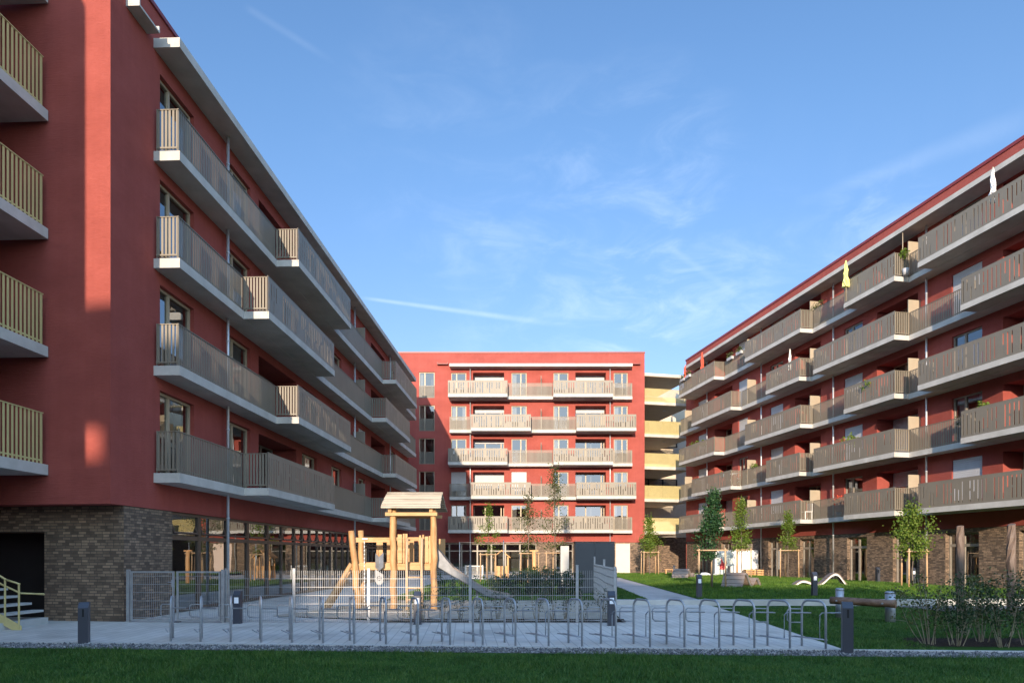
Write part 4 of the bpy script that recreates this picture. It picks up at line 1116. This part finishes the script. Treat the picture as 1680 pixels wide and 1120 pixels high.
# ------------------------------------------------------------------ balance log, wooden posts, cabinet
bl = thing('balance_log', 'brown balance log carried by two round galvanised posts on the lawn', 'balance beam', (8.5, 16.8, 0), 0)
for x, y, h, r in ((8.45, 17.6, .73, .10), (9.17, 16.55, .70, .115)):
    m = MB(); m.tube([(x-8.5, y-16.8, -.05), (x-8.5, y-16.8, h)], r, 18); p_ = m.build('support_post', M['galv'], bl)
    m = MB(); m.tube([(x-8.5, y-16.8, h+.0005), (x-8.5, y-16.8, h+.03), (x-8.5, y-16.8, h+.055)], [r*1.05, r*1.05, r*.75], 18); m.build('cap', M['galv'], p_)
m = MB(); P0, P1_ = Vector((-.50, .35, .50)), Vector((.60, -.62, .47)); pts = []
for k in range(9):
    pts.append(P0.lerp(P1_, k/8))
m.tube(pts, [.095+random.uniform(-.008, .008) for _ in pts], 14); lg_ = m.build('log', M['log'], bl)
m = MB()
for q in (.12, .82):
    c_ = P0.lerp(P1_, q); m.tube([c_+Vector((-.075, -.085, 0)), c_+Vector((-.09, -.10, 0))], .022, 10)
m.build('bolt', M['galv'], lg_)
for px, py, h, lab in ((1575, 1004, 2.42, 'tall weathered wooden post standing behind the shrubs, the left one'), (1659, 1011, 2.40, 'tall weathered wooden post near the right picture edge')):
    g = ground(px, py); m = MB(); n_ = 8; rr = random.Random(px)
    m.tube([(rr.uniform(-.012, .012), rr.uniform(-.012, .012), -.1+(h+.1)*k/n_) for k in range(n_+1)]+[(.02, 0, h+.04)], [.108*rr.uniform(.92, 1.06) for k in range(n_+1)]+[.085], 7, sm=False)
    for j_ in range(7): m.v[-1-j_] = (m.v[-1-j_][0], m.v[-1-j_][1], m.v[-1-j_][2]+m.v[-1-j_][0]*.5)
    o = m.build('wooden_post', M['post']); o.location = g; tag(o, lab, 'wooden post', 'tall wooden posts')
cb = thing('storage_cabinet', 'anthracite two door storage cabinet behind the mesh fence', 'cabinet', (3.45, 28.4, 0), 0)
m = MB(); m.box(-.80, .80, .03, .9, 0, 2.18); m.build('body', M['gframe'], cb)
for x0, x1 in ((-.815, -.006), (.006, .815)):
    m = MB(); m.box(x0, x1, -.01, .028, .05, 2.16); m.build('door', M['cab'], cb)
m = MB(); m.box(-.83, .83, -.02, .93, 2.182, 2.215); m.build('lid', M['cab'], cb)
m = MB(); m.box(2.35, 2.75, 33.0, 33.3, 0, 2.1); tag(m.build('concrete_pillar', M['conc_wall']), 'pale square pillar just left of the anthracite cabinet', 'pillar')

# ------------------------------------------------------------------ wave benches
def wave(label, pos, rot, L_, humps, wdt, thick=.05, side='slat', top='slat', n=26):
    t = thing('wave_bench', label, 'bench', pos, rot, 'wave shaped wooden loungers on the lawn')
    def zz(q):
        for (a0, h0), (a1, h1) in zip(humps, humps[1:]):
            if a0 <= q <= a1+1e-6:
                f_ = (q-a0)/(a1-a0); f_ = (1-math.cos(math.pi*f_))/2; return h0+(h1-h0)*f_
        return humps[-1][1]
    e0 = min(zz(0), zz(L_))
    P = [(L_*k/n, zz(L_*k/n)) for k in range(n+1)]
    m = MB()
    for k in range(n):
        (x0, z0), (x1, z1) = P[k], P[k+1]; g = .12; ax, az = x0+(x1-x0)*g, z0+(z1-z0)*g
        dx, dz = x1-x0, z1-z0; l = math.hypot(dx, dz); nx, nz = -dz/l*.028, dx/l*.028
        i = len(m.v)
        m.v += [(ax, 0, az), (x1, 0, z1), (x1, wdt, z1), (ax, wdt, az), (ax+nx, 0, az+nz), (x1+nx, 0, z1+nz), (x1+nx, wdt, z1+nz), (ax+nx, wdt, az+nz)]
        m.f += [(i, i+3, i+2, i+1), (i+4, i+5, i+6, i+7), (i, i+1, i+5, i+4), (i+1, i+2, i+6, i+5), (i+2, i+3, i+7, i+6), (i+3, i, i+4, i+7)]; m.sm += [False]*6
    m.build('slatted_top', M[top], t)
    for y in (.03, wdt-.08):
        m = MB(); pr = [(x, z-.002) for x, z in P]+[(x, max(-.05, z-thick-.002)) for x, z in reversed(P)]
        m.prism(pr, lambda p, q, w_: (p, w_, q), y, y+.05); m.build('side_rail', M[side], t)
    return t
wave('double humped slatted lounger on the lawn behind the dark tree', gp(1217, 27.8, ZU+.13), R(50), 2.3, [(0, 0), (.50, .62), (1.22, .10), (1.78, .38), (2.3, .02)], .92, side='galv')
wave('low slatted lounger further back on the lawn near the sacks', gp(1128, 39.5, ZU+.13), R(62), 2.0, [(0, 0), (.48, .56), (1.15, .10), (1.6, .30), (2.0, .02)], .95, side='galv')
wave('wave bench with pale white side seen edge on before the brick wall', gp(1300, 30.5, ZU+.14), R(-6), 2.45, [(0, .0), (.48, .22), (1.12, .05), (1.88, .54), (2.45, .0)], .55, .075, side='white')

# ------------------------------------------------------------------ container, sacks, pallets and things by the far corner
ct = thing('site_container', 'white steel container with red emblem parked against the brick wall', 'container', (14.15, 47.6, ZU-.12), R(-8), None)
m = MB(); m.box(0, 2.9, 0, 1.25, .12, 1.98)
for k in range(3): m.box(.1+k*1.2, .25+k*1.2, .05, 1.2, 0, .118)
m.build('body', M['white'], ct)
m = MB(); m.box(.02, 1.22, -.035, -.002, .16, 1.80); sp_ = m.build('side_panel', M['gsheet'], ct)
m = MB(); m.prism([(.30, .95), (.42, 1.10), (.38, 1.50), (.52, 1.25), (.62, 1.05), (.80, 1.15), (.70, .85), (.60, .62), (.34, .66)], lambda p, q, w_: (p, w_, q), -.045, -.036); m.build('emblem', M['logo'], sp_)
m = MB(); m.box(1.30, 2.86, -.04, -.002, .18, 1.95); dr = m.build('door', M['white'], ct)
m = MB()
for z in (.35, .95, 1.6):
    for x in (1.32, 2.78): m.box(x, x+.06, -.06, -.041, z, z+.06)
m.build('hinge', M['galv'], dr)
def blob(name, pos, r, mat, label, cat, group, seed, sq=.5):
    rs = np.random.default_rng(seed); m = MB(); nu, nv = 10, 6
    for j in range(nv+1):
        ph = math.pi*(j/nv)
        for i in range(nu):
            th = 2*math.pi*i/nu; k = rs.uniform(.85, 1.12)
            m.v.append((r*k*math.sin(ph)*math.cos(th), r*k*.8*math.sin(ph)*math.sin(th), max(-.1, r*sq*k*(1.0+math.cos(ph))*.9-.06)))
    for j in range(nv):
        for i in range(nu):
            m.f.append((j*nu+i, (j+1)*nu+i, (j+1)*nu+(i+1) % nu, j*nu+(i+1) % nu)); m.sm.append(True)
    o = m.build(name, M[mat]); o.location = pos; return tag(o, label, cat, group)
sk = ['leftmost sack of the pale pile before the brick passage', 'bulky sack second from the left in the pale pile', 'white sack in the middle of the pale pile', 'large white sack beside the staked tree in the pale pile', 'sack at the right end of the pile, before the container', 'small sack in front of the pile']
for k, (px, Y, r) in enumerate(((1114, 46, .36), (1130, 46.4, .42), (1143, 45.8, .34), (1157, 46.2, .44), (1172, 46.3, .38), (1149, 45.0, .26))):
    blob('sack', gp(px, Y, ZU), r, 'bag' if k < 3 else 'whitecloth', sk[k], 'sack', 'pale sacks piled near the container', 200+k)
def pallet(pos, rot, label):
    t = thing('pallet_stack', label, 'pallets', pos, rot); 
    for k in range(4):
        m = MB(); z = k*.145
        for y in (0, .36, .72): m.box(0, 1.2, y, y+.09, z+.022, z+.10)
        for x in (0, .27, .54, .81, 1.08): m.box(x, x+.12, 0, .81, z+.101, z+.122)
        for x in (0, .54, 1.08): m.box(x, x+.12, 0, .81, z, z+.021)
        m.build('pallet', M['orange'], t)
pallet(gp(1224, 46.0, ZU), R(-5), 'stack of wooden pallets between the container and the downpipe')
t = thing('wooden_bench', 'small orange wooden bench in the brick passage', 'bench', gp(1091, 52, ZU), 0)
m = MB()
for k in range(3): m.box(0, .7, k*.11, k*.11+.1, .42, .46)
m.build('seat', M['orange'], t)
for x in (.05, .57):
    m = MB(); m.box(x, x+.08, .02, .3, 0, .418); m.build('leg', M['orange'], t)
# white garden gate, net frame, playhouse, climbing post in front of the far block
wg = thing('garden_gate', 'white metal garden gate in the low fence before the far block', 'gate', gp(764, 45.5, 0), 0)
for x in (0, 1.12):
    m = MB(); m.box(x-.05, x+.05, -.05, .05, 0, 1.0); m.build('post', M['white'], wg)
m = MB(); m.box(.06, 1.06, -.02, .02, .93, .98); m.box(.06, 1.06, -.02, .02, .10, .14)
for k in range(14): m.box(.08+k*.07, .095+k*.07, -.008, .008, .141, .929)
m.build('gate_leaf', M['white'], wg)
m = MB()
for k in range(6): m.box(-3.0, -.06, -.01, .01, .18+k*.14, .20+k*.14)
for x in (-3.0, -1.5): m.box(x-.03, x+.03, -.025, .025, 0, 1.0)
o = m.build('low_fence', M['galvf']); o.location = gp(764, 45.5, 0); tag(o, 'low grey rail fence left of the white garden gate', 'fence')
nf = thing('ball_net_frame', 'thin tall grey net frame spanning before the far block', 'net frame', (0, 43.5, 0), 0)
for px, h in ((754, 2.5), (826, 2.62), (945, 2.55)):
    m = MB(); x = (px-840)/FPX*43.5; m.tube([(x, 0, 0), (x, 0, h)], .035, 8); m.build('post', M['galvf'], nf)
m = MB(); m.tube([((754-840)/FPX*43.5, 0, 2.48), ((945-840)/FPX*43.5, 0, 2.5)], .012, 6); m.build('top_cable', M['galvf'], nf)
ph = thing('playhouse', 'small orange timber playhouse with gabled roof before the far block', 'playhouse', gp(823, 44, .02), 0)
for x in (-.40, .40):
    for y in (0, .7):
        m = MB(); m.box(x-.05, x+.05, y-.05, y+.05, 0, 1.55); m.build('post', M['orange'], ph)
m = MB(); m.box(-.34, .34, -.02, .03, .12, .95); m.box(-.42, -.38, .06, .64, .12, .95); m.box(.38, .42, .06, .64, .12, .95); m.build('wall_board', M['orange'], ph)
m = MB(); m.prism([(-.56, 1.45), (0, 1.92), (.56, 1.45), (.56, 1.53), (0, 2.0), (-.56, 1.53)], lambda p, q, w_: (p, w_, q), -.15, .85); m.build('roof', M['orange'], ph)
m = MB(); m.tube([(0, 0, 0), (.02, 0, 1.0), (0, 0, 1.85)], [.13, .12, .11], 12); m.box(-.24, .24, -.06, .06, 1.851, 1.93)
o = m.build('climbing_post', M['orange']); o.location = gp(876, 38.5, .02); tag(o, 'thick orange timber post beside the thin tree behind the slide', 'timber post')

# ------------------------------------------------------------------ things on the balconies
def onb(fc, px, p, f, dz=0):
    u = fc.u(px, p); return Vector((fc.O[0]+u*fc.d[0]-p*fc.i[0], fc.O[1]+u*fc.d[1]-p*fc.i[1], f+dz))
def parasol(px, p, f, z0, z1, r, mat, label):
    pos = onb(FR, px, p, f); t = thing('closed_parasol', label, 'parasol', pos, 0, 'closed parasols on the balconies')
    m = MB(); m.tube([(0, 0, 0.01), (0, 0, z1)], .02, 8); m.build('pole', M['frame'], t)
    rr = random.Random(px); m = MB(); n = 8; pts = []; rs_ = []
    for k in range(n+1):
        q = k/n; pts.append((rr.uniform(-.02, .02), rr.uniform(-.02, .02), z1-(z1-z0)*q)); rs_.append(r*(.15+.9*q**.8)*(.72 if k == 5 else 1)*rr.uniform(.9, 1.1))
    m.tube(pts, rs_, 14)
    for k in range(n+1):
        for j in range(0, 14, 2):
            v_ = Vector(m.v[k*14+j]); p_ = Vector(pts[k]); m.v[k*14+j] = tuple(p_.lerp(v_, .58))
    m.sm = [False]*len(m.sm); m.build('canopy', M[mat], t)
parasol(1152, 1.15, F[4], .90, 2.6, .20, 'redcloth', 'closed orange red parasol on the top balcony, the larger of two')
parasol(1124, 1.15, F[4], 1.0, 2.45, .17, 'redcloth', 'closed orange red parasol at the far end of the top balcony, the smaller one')
parasol(1388, 1.62, F[4], .75, 2.15, .19, 'yelcloth', 'closed lime yellow parasol on the edge of a top balcony')
parasol(1296, .9, F[3], .9, 2.25, .13, 'whitecloth', 'closed plain white parasol on the fourth storey balcony')
parasol(1629, 1.2, F[4], .9, 2.35, .16, 'patcloth', 'closed white parasol with dark print high on the nearest top balcony')
m = MB(); m.tube([(0, 0, 0), (0, 0, 2.3)], .018, 6); o = m.build('wooden_pole', M['frame']); o.location = onb(FR, 1481, .9, F[4], .01); tag(o, 'thin wooden pole standing on a top balcony under the canopy', 'pole')
def planter(px, p, f, dz, label, mat='planter', leaf='leaf_o', w=.36, n=120, h=.3):
    pos = onb(FR, px, p, f, dz); t = thing('flower_box', label, 'flower box', pos, angR, 'flower boxes on the balcony railings')
    m = MB(); m.box(-w, w, -.09, .09, 0, .19); m.box(-w-.01, w+.01, -.1, .1, .1905, .205); m.build('box', M[mat], t)
    rs = np.random.default_rng(px); v = []; f_ = []; cen = [((rs.uniform(-w, w), rs.uniform(-.06, .06), .2+rs.uniform(0, h)), 1) for _ in range(10)]
    leaf_cloud(v, f_, cen, n, .05, .10, rs); m = MB(); m.v = v; m.f = f_; m.sm = [False]*len(f_); m.build('plants', M[leaf], t)
planter(1120, P2+.09, F[4], .96, 'grey flower box outermost at the far end of the top balcony')
planter(1129, P2+.09, F[4], .98, 'grey flower box beside the smaller red parasol')
planter(1198, P1+.08, F[4], .92, 'grey flower box on the slat railing, the left of two near a top window')
planter(1213, P1+.08, F[4], .94, 'grey flower box on the slat railing, the right of two near a top window')
planter(1185, P1+.12, F[1], .93, 'light blue flower box hung on the second storey railing', 'bluepot', 'leaf', .16, 60, .2)
planter(1140, P1+.2, F[1], .9, 'small blue flower box at the far end of the second storey', 'bluepot', 'leaf', .16, 40, .2)
def plantpot(px, p, f, h, mat, label, n=260, r=.28):
    pos = onb(FR, px, p, f, .01); t = thing('potted_plant', label, 'plant', pos, 0, 'potted plants on the balconies')
    m = MB(); m.tube([(0, 0, 0), (0, 0, .3)], [.12, .16], 12); m.build('pot', M['planter'], t)
    m = MB(); m.tube([(0, 0, .28), (.03, 0, h)], [.015, .008], 6); m.build('stem', M['bark'], t)
    rs = np.random.default_rng(px); v = []; f_ = []; cen = [((rs.normal(0, r*.6), rs.normal(0, r*.6), h+rs.normal(0, r*.45)), 1) for _ in range(14)]
    leaf_cloud(v, f_, cen, n, .06, .11, rs); m = MB(); m.v = v; m.f = f_; m.sm = [False]*len(f_); m.build('leaves', M[mat], t)
plantpot(1399, .9, F[1], 1.25, 'leaf_y', 'yellow green potted plant showing above a second storey railing')
plantpot(1137, 1.0, F[2], 1.15, 'leaf', 'leafy potted plant above the third storey railing at the far end')
plantpot(1150, 1.0, F[2], 1.1, 'leaf', 'second leafy potted plant above the far third storey railing')
plantpot(1619, .9, F[1], 1.25, 'leaf', 'potted plant above the railing at the nearest second storey balcony', 180, .2)
plantpot(1428, 1.3, F[2], .8, 'leaf', 'plant growing through the slots of a third storey balcony', 120, .3)
plantpot(1376, .45, F[0], 1.0, 'redcloth', 'red flowering plant behind the slat railing of the first storey', 120, .25)
plantpot(1240, .5, F[1], 1.2, 'leaf', 'small green plant beside a divider on the second storey', 120, .18)
plantpot(1340, .45, F[4], 1.3, 'leaf_o', 'tall wispy potted plant behind the top slat railing left of the lime parasol', 140, .25)
plantpot(1580, .4, F[1], .95, 'leaf_o', 'leggy plant behind the second storey slats near the right picture edge', 120, .2)
plantpot(1486, 1.0, F[4], 1.05, 'leaf', 'small plant in the railing corner below the wooden pole', 90, .14)
dr_ = thing('drying_rack', 'white folding drying rack behind the second storey end railing', 'drying rack', onb(FR, 1205, .85, F[1], .01), angR)
for q in (-.3, .3):
    m = MB(); m.tube([(-.35, q, 0), (.35, q, .95)], .012, 6); m.tube([(.35, q, 0), (-.35, q, .95)], .012, 6); m.build('leg_frame', M['white'], dr_)
m = MB()
for k in range(9): m.tube([(-.5+k*.125, -.3, .955), (-.5+k*.125, .3, .955)], .008, 6)
m.build('rail_grid', M['white'], dr_)
t = thing('balcony_chair', 'white garden chair behind the first storey slat railing', 'chair', onb(FR, 1323, .95, F[0], .01), angR)
m = MB(); m.box(-.24, .24, -.24, .24, .42, .46); m.build('seat', M['white'], t)
m = MB()
for k in range(5): m.box(-.22+k*.095, -.16+k*.095, .22, .25, .461, .88)
m.box(-.24, .24, .215, .255, .881, .92); m.build('backrest', M['white'], t)
for x in (-.21, .21):
    for y in (-.21, .21):
        m = MB(); m.box(x-.02, x+.02, y-.02, y+.02, 0, .419); m.build('leg', M['white'], t)
